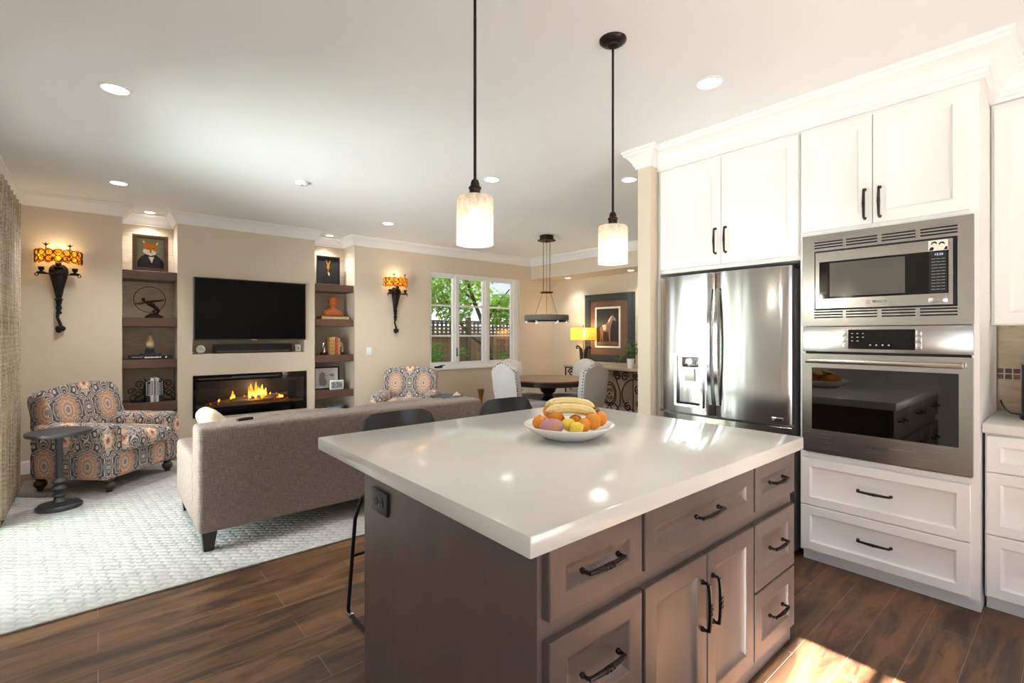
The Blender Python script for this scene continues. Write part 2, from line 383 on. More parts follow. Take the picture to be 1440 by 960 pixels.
    def slab_holes(s, x0, x1, z0, z1, y0, y1, holes):
        """upright slab between y0 and y1 with rectangular openings (hx0,hx1,hz0,hz1)"""
        xs = sorted({x0, x1, *[h[0] for h in holes], *[h[1] for h in holes]}); zs = sorted({z0, z1, *[h[2] for h in holes], *[h[3] for h in holes]})
        xs = [x for x in xs if x0 <= x <= x1]; zs = [z for z in zs if z0 <= z <= z1]
        def solid(i, k):
            if not (0 <= i < len(xs)-1 and 0 <= k < len(zs)-1): return False
            cx, cz = (xs[i]+xs[i+1])/2, (zs[k]+zs[k+1])/2
            return not any(h[0] < cx < h[1] and h[2] < cz < h[3] for h in holes)
        def q(*p): s._f([s.bm.verts.new(a) for a in p])
        for i in range(len(xs)-1):
            for k in range(len(zs)-1):
                if not solid(i, k): continue
                a, b, c, d = xs[i], xs[i+1], zs[k], zs[k+1]
                q((a, y0, c), (b, y0, c), (b, y0, d), (a, y0, d)); q((a, y1, c), (a, y1, d), (b, y1, d), (b, y1, c))
                if not solid(i-1, k): q((a, y0, c), (a, y0, d), (a, y1, d), (a, y1, c))
                if not solid(i+1, k): q((b, y0, c), (b, y1, c), (b, y1, d), (b, y0, d))
                if not solid(i, k-1): q((a, y0, c), (a, y1, c), (b, y1, c), (b, y0, c))
                if not solid(i, k+1): q((a, y0, d), (b, y0, d), (b, y1, d), (a, y1, d))
        bmesh.ops.remove_doubles(s.bm, verts=s.bm.verts[:], dist=1e-5)
        return s
    def sweep(s, path, prof):
        """profile (inward offset, z) swept along a plan path, inside of the room on the right hand"""
        P = [Vector((p[0], p[1])) for p in path]; rings = []
        for i, p in enumerate(P):
            ns = []
            if i: d = (p-P[i-1]).normalized(); ns.append(Vector((d.y, -d.x)))
            if i < len(P)-1: d = (P[i+1]-p).normalized(); ns.append(Vector((d.y, -d.x)))
            m = sum(ns, Vector((0, 0))); m = m/max(1e-6, m.dot(ns[0])) if len(ns) == 2 else ns[0]
            rings.append([(p.x+m.x*o, p.y+m.y*o, z) for o, z in prof])
        return s.rings(rings)
    def xf(s, mat):
        bmesh.ops.transform(s.bm, matrix=mat, verts=s.bm.verts[:]); return s
    def build(s, name, mats, parent=None, loc=None, rot=None, ang=38, **props):
        bm = s.bm; bmesh.ops.recalc_face_normals(bm, faces=bm.faces[:])
        uvl = bm.loops.layers.uv.new('UVMap')
        for f in bm.faces:
            f.smooth = True; n = f.normal; a = max(range(3), key=lambda i: abs(n[i]))
            for l in f.loops:
                p = l.vert.co; l[uvl].uv = ((p.y, p.z), (p.x, p.z), (p.x, p.y))[a]
        th = R(ang)
        for e in bm.edges:
            if len(e.link_faces) == 2: e.smooth = e.calc_face_angle(0) < th
        me = bpy.data.meshes.new(name); bm.to_mesh(me); bm.free()
        for m in (mats if isinstance(mats, (list, tuple)) else [mats]): me.materials.append(M[m] if isinstance(m, str) else m)
        o = bpy.data.objects.new(name, me); COL.objects.link(o)
        if parent: o.parent = parent
        if loc: o.location = loc
        if rot: o.rotation_euler = rot
        for k, v in props.items():
            if v: o[k] = v
        return o

def thing(name, label, category, loc=(0, 0, 0), rz=0, group=None, kind=None):
    o = bpy.data.objects.new(name, None); COL.objects.link(o); o.empty_display_size = .1
    o.location = loc; o.rotation_euler = (0, 0, rz)
    if label: o['label'] = label
    if category: o['category'] = category
    if group: o['group'] = group
    if kind: o['kind'] = kind
    return o
def struct(name, mb, m, **kw): return mb.build(name, m, kind='structure', **kw)
def text(name, body, size, loc, parent, m, rot=(pi/2, 0, 0), ext=.0006, align='CENTER'):
    cu = bpy.data.curves.new(name, 'FONT'); cu.body = body; cu.size = size; cu.extrude = ext; cu.align_x = align; cu.align_y = 'CENTER'
    cu.materials.append(M[m]); tmp = bpy.data.objects.new(name, cu); COL.objects.link(tmp)
    me = bpy.data.meshes.new_from_object(tmp); bpy.data.objects.remove(tmp); bpy.data.curves.remove(cu); me.name = name
    o = bpy.data.objects.new(name, me); COL.objects.link(o); o.parent = parent; o.location = loc; o.rotation_euler = rot
    return o
def copy_tree(root, loc=None, rz=None, **props):
    r = root.copy(); COL.objects.link(r)
    if loc is not None: r.location = loc
    if rz is not None: r.rotation_euler = (0, 0, rz)
    for k, v in props.items(): r[k] = v
    for ch in list(root.children):
        c = ch.copy(); COL.objects.link(c); c.parent = r
        for g in ch.children:
            d = g.copy(); COL.objects.link(d); d.parent = c
    return r
def arc(c, r, a0, a1, n, plane='xz', r2=None):
    out = []
    for i in range(n+1):
        f = i/n; a = a0+(a1-a0)*f; q = r if r2 is None else r+(r2-r)*f
        u, w = q*cos(a), q*sin(a)
        out.append({'xz': (c[0]+u, c[1], c[2]+w), 'yz': (c[0], c[1]+u, c[2]+w), 'xy': (c[0]+u, c[1]+w, c[2])}[plane])
    return out
def ellipse(cx, cz, rx, rz, n=28): return [(cx+rx*cos(2*pi*k/n), cz+rz*sin(2*pi*k/n)) for k in range(n)]
def pull(parent, x, z, L, vertical, y=0, mat='bronze'):
    """bowed bronze bar pull with a beaded middle"""
    m = MB(); h = L/2
    def P(a, o): return (x, y-o, z+a) if vertical else (x+a, y-o, z)
    m.tube([P(-h, 0), P(-h, .020), P(-h+.012, .026)], .0055, 8); m.tube([P(h, 0), P(h, .020), P(h-.012, .026)], .0055, 8)
    m.tube([P(a*h, 0.026+.005*(1-a*a)) for a in [i/8-1 for i in range(17)]], [.0062+.0018*(1-abs(i/8-1)) for i in range(17)], 8)
    for a in (-.16, 0, .16): m.ball(P(a*h*1.2, .0325), .0095 if a == 0 else .0085, 8, 6)
    for a in (-h, h): m.ball(P(a, .003), .009, 8, 6)
    return m.build('handle', mat, parent)

# ================================================================== the room
H = 2.80; YB = 6.80; XL = -.68
rot90 = Matrix.Rotation(pi/2, 4, 'Z')          # slab x -> world y, slab y -> world -x
struct('floor', MB().box(-.83, 7.0, -2.35, 7.25, -.1, 0), 'floor')
struct('ceiling', MB().box(-.83, 7.0, -2.35, 7.25, H, H+.12), 'ceil')
struct('wall_left', MB().slab_holes(-2.35, 7.2, 0, H, .68, .83, [(3.3, 5.1, -1, 2.12), (-1.9, -.1, .45, 2.25)]).xf(rot90), 'wall')
struct('wall_back', MB().slab_holes(-.68, 4.2, 0, H, -2.35, -2.2, [(1.70, 2.46, -1, 2.14)]), 'wall')
struct('wall_kitchen', MB().box(4.05, 4.2, -2.2, 2.142, 0, H), 'wall')
struct('wall_partition', MB().box(3.2, 6.98, 2.142, 2.254, 0, H), 'wall')
struct('wall_dining', MB().box(6.85, 7.0, 2.254, YB, 0, H), 'wall')
TVN = (.845, 2.115, 1.15, 1.34); FIRE = (.848, 2.141, .395, .896)
WIN = (4.044, 5.968, .83, 2.40)
mb = MB()
mb.slab_holes(XL, .20, 0, H, YB, 7.25, [])
mb.slab_holes(.70, 2.25, 0, H, YB, YB+.24, [TVN, FIRE])
mb.slab_holes(.70, 2.25, 0, H, YB+.24, 7.25, [])
mb.slab_holes(2.81, 6.85, 0, H, YB, YB+.2, [WIN])
mb.slab_holes(2.81, 3.2, 0, H, YB+.2, 7.25, [])
struct('wall_far', mb, 'wall')
struct('wall_alcove_left', MB().box(.20, .70, 7.2, 7.25, 0, H), 'grasscloth')
struct('wall_alcove_right', MB().box(2.25, 2.81, 7.2, 7.25, 0, H), 'grasscloth')
struct('ceiling_soffit', MB().box(6.25, 6.85, 2.254, YB, 2.42, H), 'wall')
struct('baseboard_far', MB().sweep([(XL, YB), (.20, YB), (.20, 7.2), (.70, 7.2), (.70, YB), (2.25, YB), (2.25, 7.2), (2.81, 7.2), (2.81, YB), (6.85, YB), (6.85, 2.254), (3.2, 2.254), (3.2, 2.142)], [(.001, 0), (.016, 0), (.016, .11), (.010, .13), (.001, .13)]), 'trim')
CR = [(.0, H-.135), (.012, H-.135), (.016, H-.118), (.024, H-.112), (.034, H-.085), (.062, H-.048), (.080, H-.036), (.082, H-.022), (.092, H-.018), (.092, H-.0005), (.0, H-.0005)]
struct('trim_1', MB().sweep([(XL, -2.2), (XL, YB), (.20, YB), (.20, 7.2), (.70, 7.2), (.70, YB), (2.25, YB), (2.25, 7.2), (2.81, 7.2), (2.81, YB), (6.25, YB), (6.25, 2.254), (3.2, 2.254), (3.2, 2.142), (3.285, 2.142)], CR), 'trim')
CK = [(.0, 2.632), (.022, 2.632), (.024, 2.648), (.034, 2.654), (.036, 2.672), (.046, 2.678), (.050, 2.70), (.090, 2.748), (.112, 2.758), (.116, 2.776), (.130, 2.782), (.130, H-.0005), (.0, H-.0005)]
struct('trim_2', MB().sweep([(3.30, 2.141), (3.30, .336), (3.715, .336), (3.715, -1.2)], CK), 'trim')

# --- casement window in the far wall
w1 = thing('window_1', None, None, (0, 0, 0), kind='structure')
x0, x1, z0, z1 = WIN; yf = YB+.045
mb = MB(); 
mb.slab_holes(x0, x1, z0, z1, yf, yf+.09, [(x0+.035, 4.575, z0+.045, z1-.05), (4.620, 5.205, z0+.045, z1-.05), (5.268, 5.86, z0+.045, z1-.05)])
struct('window_frame', mb, 'trim', parent=w1)
for i, (a, b) in enumerate(((x0+.035, 4.575), (4.620, 5.205), (5.268, 5.86))):
    c, d = z0+.045, z1-.05
    mb = MB().slab_holes(a, b, c, d, yf+.02, yf+.07, [(a+.042, b-.042, c+.05, d-.03)])
    for zz in (1.863, 1.36): mb.box(a+.042, b-.042, yf+.03, yf+.06, zz-.014, zz+.014)
    struct('window_sash', mb, 'trim', parent=w1)
    struct('window_pane', MB().box(a+.042, b-.042, yf+.043, yf+.047, c+.05, d-.03), 'glass', parent=w1)
mb = MB().box(4.588, 4.606, yf-.012, yf+.0, 1.02, 1.16, .003).box(4.592, 4.602, yf-.03, yf-.01, 1.02, 1.05, .003); struct('latch', mb, 'bronze', parent=w1)
mb = MB().box(4.16, 4.30, yf-.03, yf+.0, z0+.008, z0+.035, .005).tube([(4.22, yf-.03, z0+.03), (4.25, yf-.05, z0+.045), (4.32, yf-.05, z0+.05)], .008); struct('crank', mb, 'bronze', parent=w1)
struct('window_sill', MB().box(x0-.02, x1+.02, YB-.022, YB+.045, z0-.028, z0+.001, .004), 'trim', parent=w1)

# --- patio slider in the left wall, glazed door behind the viewer, added side window
def glazed(name, w, h, n, bars, loc, rz, s=.05):
    r = thing(name, None, None, loc, rz, kind='structure'); pw = w/n
    hs = [(i*pw+s, (i+1)*pw-s, s*1.4, h-s) for i in range(n)]
    mb = MB().slab_holes(0, w, 0, h, 0, .06, hs)
    for a, b, c, d in hs:
        for f in bars: mb.box(a, b, .015, .045, h*f-.014, h*f+.014)
    struct('door_frame' if name[0] == 'd' else 'window_frame', mb, 'trim', parent=r)
    for a, b, c, d in hs: struct('glass_pane', MB().box(a, b, .028, .032, c, d), 'glass', parent=r)
    return r
glazed('door_1', 1.8, 2.12, 2, [], (XL-.04, 3.3, 0), pi/2)
glazed('window_2', 1.8, 1.8, 2, [], (XL-.04, -1.9, .45), pi/2)  # unseen window, put in as an opening for fill light
glazed('door_2', .76, 2.14, 1, [.88], (1.70, -2.31, 0), 0)

# ================================================================== kitchen units, local frame: x right, y into the unit, z up
KR = -pi/2
def door(parent, x0, x1, z0, z1, hx, hz, hl=.15, m='cab', y=0.0, vertical=True, name='door', fw=.062):
    d = MB().panel(x0, x1, z0, z1, y-.02, .02, fw).build(name, m, parent)
    pull(d, hx, hz, hl, vertical, y-.02); return d
# tall oven cabinet
tc = thing('tall_oven_cabinet', 'tall white cabinet housing the microwave and wall oven, two drawers below', 'cabinet', (3.30, 1.136, 0), KR)
mb = MB()
mb.slab_holes(0, .80, .07, 2.632, 0, .70, [(.028, .772, .672, 1.972)]).box(0, .80, .06, .70, 0, .07)
mb.box(.028, .772, .5, .52, .672, 1.972)
mb.build('body', 'cab', tc)
door(tc, .008, .367, 2.003, 2.612, .335, 2.115, .16); door(tc, .371, .766, 2.003, 2.612, .404, 2.115, .16)
for a, b in ((.355, .640), (.085, .351)): door(tc, .006, .768, a, b, .378, (a+b)/2+.005, .15, vertical=False, name='drawer', fw=.05)
MB().box(.0, .80, .05, .062, 0, .085).build('toe_kick', 'cab', tc)
# cabinet over the fridge
fc = thing('fridge_top_cabinet', 'white two-door cabinet mounted above the steel refrigerator', 'cabinet', (3.30, 2.12, 0), KR)
mb = MB().box(0, .982, 0, .70, 1.845, 2.632).box(-.019, .0, 0, .74, 0, 2.632); mb.build('body', 'cab', fc)
door(fc, .010, .487, 1.872, 2.612, .452, 2.035, .17); door(fc, .491, .976, 1.872, 2.612, .524, 2.035, .17)
# base run on the right
bc = thing('drawer_base_cabinet', 'white three-drawer base cabinet right of the wall oven', 'cabinet', (3.385, .325, 0), KR)
MB().box(.0, .60, 0, .66, .08, .897).box(.0, .60, .06, .66, 0, .08).build('body', 'cab', bc)
for a, b in ((.705, .885), (.395, .701), (.085, .391)): door(bc, .006, .594, a, b, .235, (a+b)/2+.01, .15, vertical=False, name='drawer', fw=.05)
ct = MB().box(3.345, 4.029, -.276, .332, .898, .945, .004).build('worktop', 'quartz', label='white quartz worktop on the drawer base cabinet by the backsplash', category='countertop')
uc = thing('wall_cabinet', 'white upper cabinet hung over the stone backsplash', 'cabinet', (3.72, .325, 0), KR)
MB().box(-.008, .60, 0, .329, 1.435, 2.632).build('body', 'cab', uc)
door(uc, .004, .30, 1.44, 2.605, .27, 1.6, .15); door(uc, .304, .596, 1.44, 2.605, .334, 1.6, .15)
mb = MB().box(4.035, 4.05, -.9, .333, .945, 1.435); struct('wall_backsplash', mb, 'travertine')
mb = MB().box(4.030, 4.036, -.9, .333, 1.118, 1.186); struct('trim_3', mb, 'mosaic')

# microwave
mw = thing('built_in_microwave', 'stainless built-in microwave framed by a slotted trim kit, above the oven', 'microwave', (3.30, 1.136, 0), KR)
mb = MB().slab_holes(.018, .782, 1.435, 1.978, -.022, 0.0, [(.083, .722, 1.527, 1.880)]); mb.box(.06, .74, 0, .02, 1.50, 1.527).build('trim_kit', 'steel', mw)
for z in (1.914, 1.500):
    for a, b in ((.083, .228), (.245, .392), (.412, .557), (.577, .722)):
        mb = MB()
        for k in range(3): mb.box(a, b, -.0235, -.0215, z-.019+k*.016, z-.011+k*.016)
        mb.build('vent', 'dark', mw)
MB().box(.085, .72, -.004, .40, 1.529, 1.878).build('body', 'black', mw)
dr = MB().slab_holes(.092, .706, 1.537, 1.869, -.034, -.004, [(.112, .690, 1.594, 1.812)]).build('door', 'steel', mw)
MB().box(.112, .690, -.030, -.008, 1.594, 1.812).build('window', 'gloss_black', dr)
MB().box(.165, .515, -.0306, -.0296, 1.606, 1.802).build('screen', simple('microwave_mesh_screen', '5a5852', .12), dr)
kp = MB().box(.613, .684, -.0325, -.0300, 1.597, 1.809).build('keypad', 'black', mw)
MB().box(.622, .676, -.0335, -.0322, 1.785, 1.803).build('display', simple('display_window', '3a3d42', .2), kp)
text('digits', '12:26', .016, (.652, -.0337, 1.794), kp, 'digits', align='CENTER')
mb = MB()
for r_ in range(11):
    for c_ in range(3):
        if r_ in (2, 3) and c_ == 2: continue
        w_ = .016 if r_ not in (2, 3) else .026
        xx = .623+c_*(.019 if r_ not in (2, 3) else .029)
        mb.box(xx, xx+w_, -.0331, -.0322, 1.770-r_*.0156, 1.7735-r_*.0156)
mb.build('key_print', simple('key_legend', '8d8d8d', .5), kp)
MB().box(.612, .686, -.0350, -.0335, 1.548, 1.582, .001).build('release_button', 'steel', mw)
text('lettering', 'BOSCH', .019, (.405, -.0345, 1.566), mw, 'black')
m_ = MB(); m_.tube(arc((.352, -.0345, 1.566), .0075, 0, 2*pi, 16)[:-1], .0009, 5, closed=True); m_.box(.349, .355, -.0350, -.0342, 1.5655, 1.5668); m_.build('logo', 'black', mw)
stk = thing('photo_sticker', 'small black and white picture stuck above the microwave keypad', 'sticker', (3.2655, 1.136, 0), KR)
MB().box(.612, .688, -.0012, -.0002, 1.813, 1.866).build('print', 'paper', stk)
mb = MB()
for hx, hz in ((.634, 1.846), (.664, 1.842)):
    mb.prism([(hx-.011, hz-.004), (hx-.012, hz+.006), (hx-.005, hz+.014), (hx+.006, hz+.014), (hx+.012, hz+.006), (hx+.010, hz-.002), (hx+.006, hz+.005), (hx-.005, hz+.006)], -.0018, -.0011)
mb.prism([(.614, 1.815), (.630, 1.815), (.634, 1.828), (.626, 1.834), (.618, 1.828)], -.0018, -.0011)
mb.prism([(.672, 1.815), (.686, 1.815), (.686, 1.83), (.678, 1.83)], -.0018, -.0011)
mb.build('figure', 'black', stk)

# wall oven
ov = thing('built_in_oven', 'stainless wall oven with black glass door and touch panel', 'oven', (3.30, 1.136, 0), KR)
MB().box(.02, .78, -.020, .44, 1.283, 1.431, .002).build('control_panel', 'steel', ov)
MB().box(.03, .77, -.002, .44, .676, 1.283).build('body', 'dark', ov)
dp = MB().box(.255, .556, -.0225, -.019, 1.302, 1.412).build('display', 'gloss_black', ov)
ic = simple('icon_print', 'b9b9b9', .5)
for r_ in range(3):
    for c_ in range(3 if r_ < 2 else 2): MB().box(.270+c_*.026, .279+c_*.026, -.0232, -.0224, 1.388-r_*.021, 1.392-r_*.021).build('icon_print', ic, dp)
for c_ in range(4): MB().box(.356+c_*.028, .364+c_*.028, -.0232, -.0224, 1.322, 1.329).build('icon_print', ic, dp)
for k in range(3):
    MB().box(.228, .252, -.0222, -.019, 1.304+k*.036, 1.338+k*.036, .001).build('side_button', 'steel', ov); MB().box(.559, .583, -.0222, -.019, 1.304+k*.036, 1.338+k*.036, .001).build('side_button', 'steel', ov)
od = MB().slab_holes(.02, .78, .684, 1.270, -.034, -.002, [(.072, .728, .820, 1.188)]).build('door', 'steel', ov)
MB().box(.072, .728, -.030, -.024, .820, 1.188).build('window', 'ovenglass', od)
mb = MB().box(.125, .660, -.0235, -.010, .835, 1.150); mb.bm.free(); mb = MB()
mb.slab_holes(.072, .728, .820, 1.188, -.0235, -.020, [(.130, .655, .845, 1.135)]); mb.build('window_border', 'gloss_black', od)
mb = MB().tube([(.052, -.070, 1.229), (.748, -.070, 1.229)], .0135, 12).box(.07, .10, -.066, -.03, 1.217, 1.241, .004).box(.70, .73, -.066, -.03, 1.217, 1.241, .004); mb.build('handle', 'steel', od)
mb = MB(); 
for zz in (.95, 1.06):
    for k in range(24): mb.tube([(.135+k*.0225, -.002, zz), (.135+k*.0225, -.004, zz+.0001)], .001, 4)
    mb.tube([(.13, -.006, zz), (.655, -.006, zz)], .003, 6)
mb.build('rack', 'chrome', ov)
text('lettering', 'BOSCH', .022, (.405, -.0345, .757), ov, 'black')
m_ = MB(); m_.tube(arc((.346, -.0345, .757), .009, 0, 2*pi, 16)[:-1], .001, 5, closed=True); m_.box(.3425, .3495, -.0350, -.0342, .7563, .7577); m_.build('logo', 'black', ov)

# refrigerator
fr = thing('refrigerator', 'stainless french-door refrigerator with water dispenser, set between white cabinets', 'refrigerator', (3.30, 2.10, 0), KR)
MB().box(.012, .925, .0, .66, .03, 1.80, .004).build('body', simple('fridge_case', '8d8f92', .45, .6), fr)
def fdoor(x0, x1, z0, z1, name, bulge=.022, hole=None):
    m = MB(); n = 14
    pts = []
    for i in range(n+1):
        x = x0+(x1-x0)*i/n; g = (x-.4685)/.4565
        e = min(1, min(i, n-i)/1.0); pts.append((x, -.052-bulge*(1-g*g) if 0 < i < n else -.040-bulge*(1-g*g)))
    pts += [(x1, -.004), (x0, -.004)]
    m.prism(pts, z0, z1, 'z', .003, 1)
    return m.build(name, 'fridge_steel', fr, ang=25)
dl_ = fdoor(.008, .449, .822, 1.812, 'door'); dr_ = fdoor(.455, .929, .822, 1.812, 'door'); fz = fdoor(.008, .929, .10, .806, 'freezer_drawer')
def bowbar(parent, x, z0, z1, vertical=True, x1=None):
    m = MB(); n = 16; rings = []
    for i in range(n+1):
        f = i/n; z = z0+(z1-z0)*f; o = -.086-.042*(1-(2*f-1)**2); w = .012
        if vertical: rings.append([(x-w, o, z), (x+w, o, z), (x+w, o+.014, z), (x-w, o+.014, z)])
        else: xx = x+(x1-x)*f; rings.append([(xx, o, z0-w), (xx, o, z0+w), (xx, o+.014, z0+w), (xx, o+.014, z0-w)])
    m.rings(rings)
    for f in (0, 1):
        if vertical: z = z0+(z1-z0)*f; m.box(x-.012, x+.012, -.085, -.06, z-.02 if f else z, z if f else z+.02, .002)
        else: xx = x+(x1-x)*f; m.box(xx-.02 if f else xx, xx if f else xx+.02, -.085, -.06, z0-.012, z0+.012, .002)
    m.build('handle', 'chrome', parent)
bowbar(dl_, .428, .90, 1.70); bowbar(dr_, .480, .90, 1.70); bowbar(fz, .09, .735, .735, False, .85)
ds = MB().slab_holes(.150, .372, .868, 1.245, -.088, -.058, [(.170, .352, .884, 1.236)]).build('dispenser', 'chrome', fr)
MB().box(.168, .354, -.064, -.058, .882, 1.238).build('recess', simple('dispenser_recess', '85878b', .3, .5), ds)
MB().box(.215, .325, -.094, -.062, 1.150, 1.225, .006).build('spout_housing', 'chrome', ds)
MB().rings([[(.230, -.080, 1.05), (.310, -.080, 1.05), (.310, -.074, 1.05), (.230, -.074, 1.05)], [(.238, -.088, 1.14), (.302, -.088, 1.14), (.302, -.076, 1.14), (.238, -.076, 1.14)]]).build('paddle', 'chrome', ds)
MB().box(.172, .350, -.090, -.062, .884, .898, .003).build('drip_tray', 'dark', ds)
lb = MB().box(.818, .885, -.0625, -.056, .842, .866, .001).build('badge', 'chrome', fr)
MB().box(.04, .90, -.02, .0, .03, .098).build('kick_grille', 'dark', fr)
for x in (.06, .88): MB().lathe([(.02, 0), (.022, .01), (.018, .032)], 12, (x, .05, 0)).build('foot', 'black', fr)

# ================================================================== island
isl = thing('kitchen_island', 'grey-brown stained wood kitchen island with drawers and double doors', 'kitchen island', (0, 0, 0))
MB().box(.82, 2.40, .87, 1.885, .0, .864).build('body', 'stain', isl)
yI = .87
def front(name, x0, x1, z0, z1, hx, hz, hl, vert=False, fw=.058):
    d = MB().panel(x0, x1, z0, z1, yI-.022, .022, fw, .030, .017).build(name, 'stain', isl)
    pull(d, hx, hz, hl, vert, yI-.022)
front('drawer', .842, 1.226, .678, .858, 1.034, .772, .15)
front('drawer', 1.240, 1.976, .678, .858, 1.608, .772, .15)
front('drawer', 1.990, 2.388, .678, .858, 2.188, .772, .13)
front('drawer', .842, 1.226, .355, .626, 1.034, .500, .15)
front('drawer', .842, 1.226, .080, .348, 1.034, .22, .15)
front('drawer', 1.990, 2.388, .355, .626, 2.188, .500, .13)
front('drawer', 1.990, 2.388, .080, .348, 2.188, .22, .13)
front('door', 1.240, 1.606, .080, .626, 1.572, .46, .16, True)
front('door', 1.610, 1.976, .080, .626, 1.644, .46, .16, True)
op = MB().box(.808, .82, 1.665, 1.795, .709, .795, .003).build('outlet_plate', 'greymetal', isl); op['label'] = 'dark metal outlet plate'
for y in (1.708, 1.752):
    m = MB(); m.prism([(y+.016*cos(a*pi/8), .752+.018*sin(a*pi/8)) for a in range(16)], .8055, .809, 'x'); m.build('socket', 'greymetal', op)
    m = MB().box(.8045, .806, y-.008, y-.0055, .752, .761).box(.8045, .806, y+.0055, y+.008, .752, .761).box(.8045, .806, y-.002, y+.002, .741, .746); m.build('slot', 'dark', op)
MB().box(.757, 2.436, .826, 2.246, .866, .92, .004, 2).build('island_countertop', 'quartz', label='thick white speckled quartz slab lying on the kitchen island', category='countertop')

# ================================================================== stools, bowl of fruit, pendants
def stool(label, loc, rz):
    r = thing('bar_stool', label, 'bar stool', loc, rz, 'black bar stools at the island')
    def seat(u, v):                       # u across, v from front lip to top of back
        a = (u-.5)*2; top = .340-(.085*(1-math.sqrt(max(0, 1-((abs(a)-.62)/.38)**2))) if abs(a) > .62 else 0)
        if v < .5: f = v/.5; y = -.20+.36*f; z = .640-.022*sin(pi*f)+.02*a*a*f; wd = .205
        else: f = (v-.5)/.5; y = .16+.075*f-.02*f*f+.03*sin(pi*f/2)-.075*a*a*min(1, f*1.6)*(1-.35*f); z = .640+.02*a*a+(top-.02*a*a)*f; wd = .205+.004*f
        return (a*wd, y, z)
    MB().sheet(seat, 18, 26, .022).build('seat_shell', 'leather', r, ang=60)
    for s in (-1, 1):
        x = .255*s
        MB().tube([(.12*s, .10, .625), (x*.9, .13, .60), (x, .15, .5), (x, .235, .03), (x, .225, .012), (x, .17, .009), (x, -.20, .009), (x, -.235, .02), (x, -.225, .05), (x*.92, -.16, .56), (.12*s, -.12, .615)], .009, 8).build('sled_leg', 'iron', r)
        for ya, yb in ((.19, .225), (-.21, -.175)): MB().box(x-.013, x+.013, ya, yb, 0, .02, .004).build('foot_cap', 'chrome', r)
    MB().tube([(-.25, -.208, .20), (.25, -.208, .20)], .009, 8).build('footrest', 'iron', r)
    MB().tube([(-.25, .195, .30), (.25, .195, .30)], .007, 8).build('crossbar', 'iron', r)
    return r
stool('black low-back bar stool tucked under the island corner nearest the sofa end', (1.20, 2.13, 0), 0)
stool('black low-back bar stool behind the fruit bowl, second along the island', (1.95, 2.16, 0), 0)

bx, by, bz = 1.62, 1.51, .92
bowl = MB().lathe([(.001, .004), (.085, .003), (.10, .0), (.112, .004), (.15, .022), (.185, .044), (.2025, .060), (.204, .063), (.200, .0645), (.182, .050), (.14, .028), (.09, .012), (.001, .010)], 48).build('fruit_bowl', 'porcelain', loc=(bx, by, bz), label='wide white porcelain bowl of fruit on the island countertop', category='bowl')
def fruit(name, lab, cat, p, r, m, grp, sq=(1, 1, 1), rot=None, tip=False):
    mb = MB(); mb.ball((0, 0, 0), (r*sq[0], r*sq[1], r*sq[2]), 18, 12)
    if tip:
        for s in (-1, 1): mb.ball((s*r*sq[0]*.98, 0, 0), (r*.22, r*.24, r*.24), 10, 6)
    o = mb.build(name, m, loc=(bx+p[0], by+p[1], bz+p[2]), rot=rot, label=lab, category=cat, group=grp, ang=80)
    if name == 'orange':
        MB().lathe([(.001, 0), (.005, .0005), (.0045, .002), (.001, .003)], 8, (0, 0, r*sq[2]-.0015)).build('stem_button', 'brown', o)
    return o
# right vector (.762,-.648), toward viewer (-.648,-.762)
def bp(rt, fw, z): return (rt*.762-fw*.648, -rt*.648-fw*.762, z)
G = 'oranges in the white bowl'
fruit('orange', 'orange lying lowest at the edge of the bowl nearest the bar stools', 'orange', bp(-.132, .028, .070), .034, 'orange', G)
fruit('orange', 'orange topmost of the stack beside the banana tips', 'orange', bp(-.082, -.035, .112), .034, 'orange', G)
fruit('orange', 'orange wedged between the mango and the bananas', 'orange', bp(-.062, .018, .096), .034, 'orange', G)
fruit('orange', 'orange next to the front lemon, below the bananas', 'orange', bp(.056, .080, .070), .030, 'orange', G)
fruit('orange', 'large orange at the front edge of the bowl toward the fridge', 'orange', bp(.098, .058, .082), .037, 'orange', G)
fruit('orange', 'orange half hidden at the banana tips nearest the fridge', 'orange', bp(.138, .0, .085), .035, 'orange', G)
fruit('mango', 'pinkish purple mango lying at the front of the bowl', 'mango', bp(-.082, .082, .066), .035, 'mango', None, (1.55, 1.0, .95), (0, 0, R(-38)))
fruit('lemon', 'yellow lemon next to the mango, under the lower banana', 'lemon', bp(-.008, .072, .070), .028, 'lemon', 'lemons in the white bowl', (1.25, 1, 1), (0, R(20), R(-20)), True)
fruit('lemon', 'yellow lemon at the very front rim of the bowl', 'lemon', bp(.018, .116, .062), .027, 'lemon', 'lemons in the white bowl', (1.2, 1, 1), (0, R(-30), R(-60)), True)
fruit('orange', 'orange glimpsed under the lower banana, behind the two lemons', 'orange', bp(.028, .012, .068), .036, 'orange', G)
fruit('orange', 'orange mostly hidden by the mango, beneath the banana tips', 'orange', bp(-.045, -.05, .070), .034, 'orange', G)
bn = thing('banana_bunch', 'bunch of ripe yellow bananas lying across the top of the fruit', 'bananas', (bx, by, bz))
for k, (fo, z0, sg) in enumerate(((.026, .124, 1), (-.014, .146, 1), (-.060, .130, 1))):
    pth = []; rr = []; n = 22
    for i in range(n+1):
        f = i/n; rt = -.105+.225*f; q = 4*f*(1-f)
        fw_ = fo - .016*q + .01*(1-f); z = z0+.016*q-.012*f
        pth.append(bp(rt, fw_, z)); e = min(1, min(f, 1-f)*6.5)
        rr.append(.0195*(e**.55)+.003)
    MB().tube(pth, rr, 9).build('banana', 'banana', bn, ang=25)
MB().tube([bp(.112, .024, .118), bp(.128, -.002, .124), bp(.118, -.032, .128)], [.008, .011, .007], 8).build('stem', 'brown', bn)

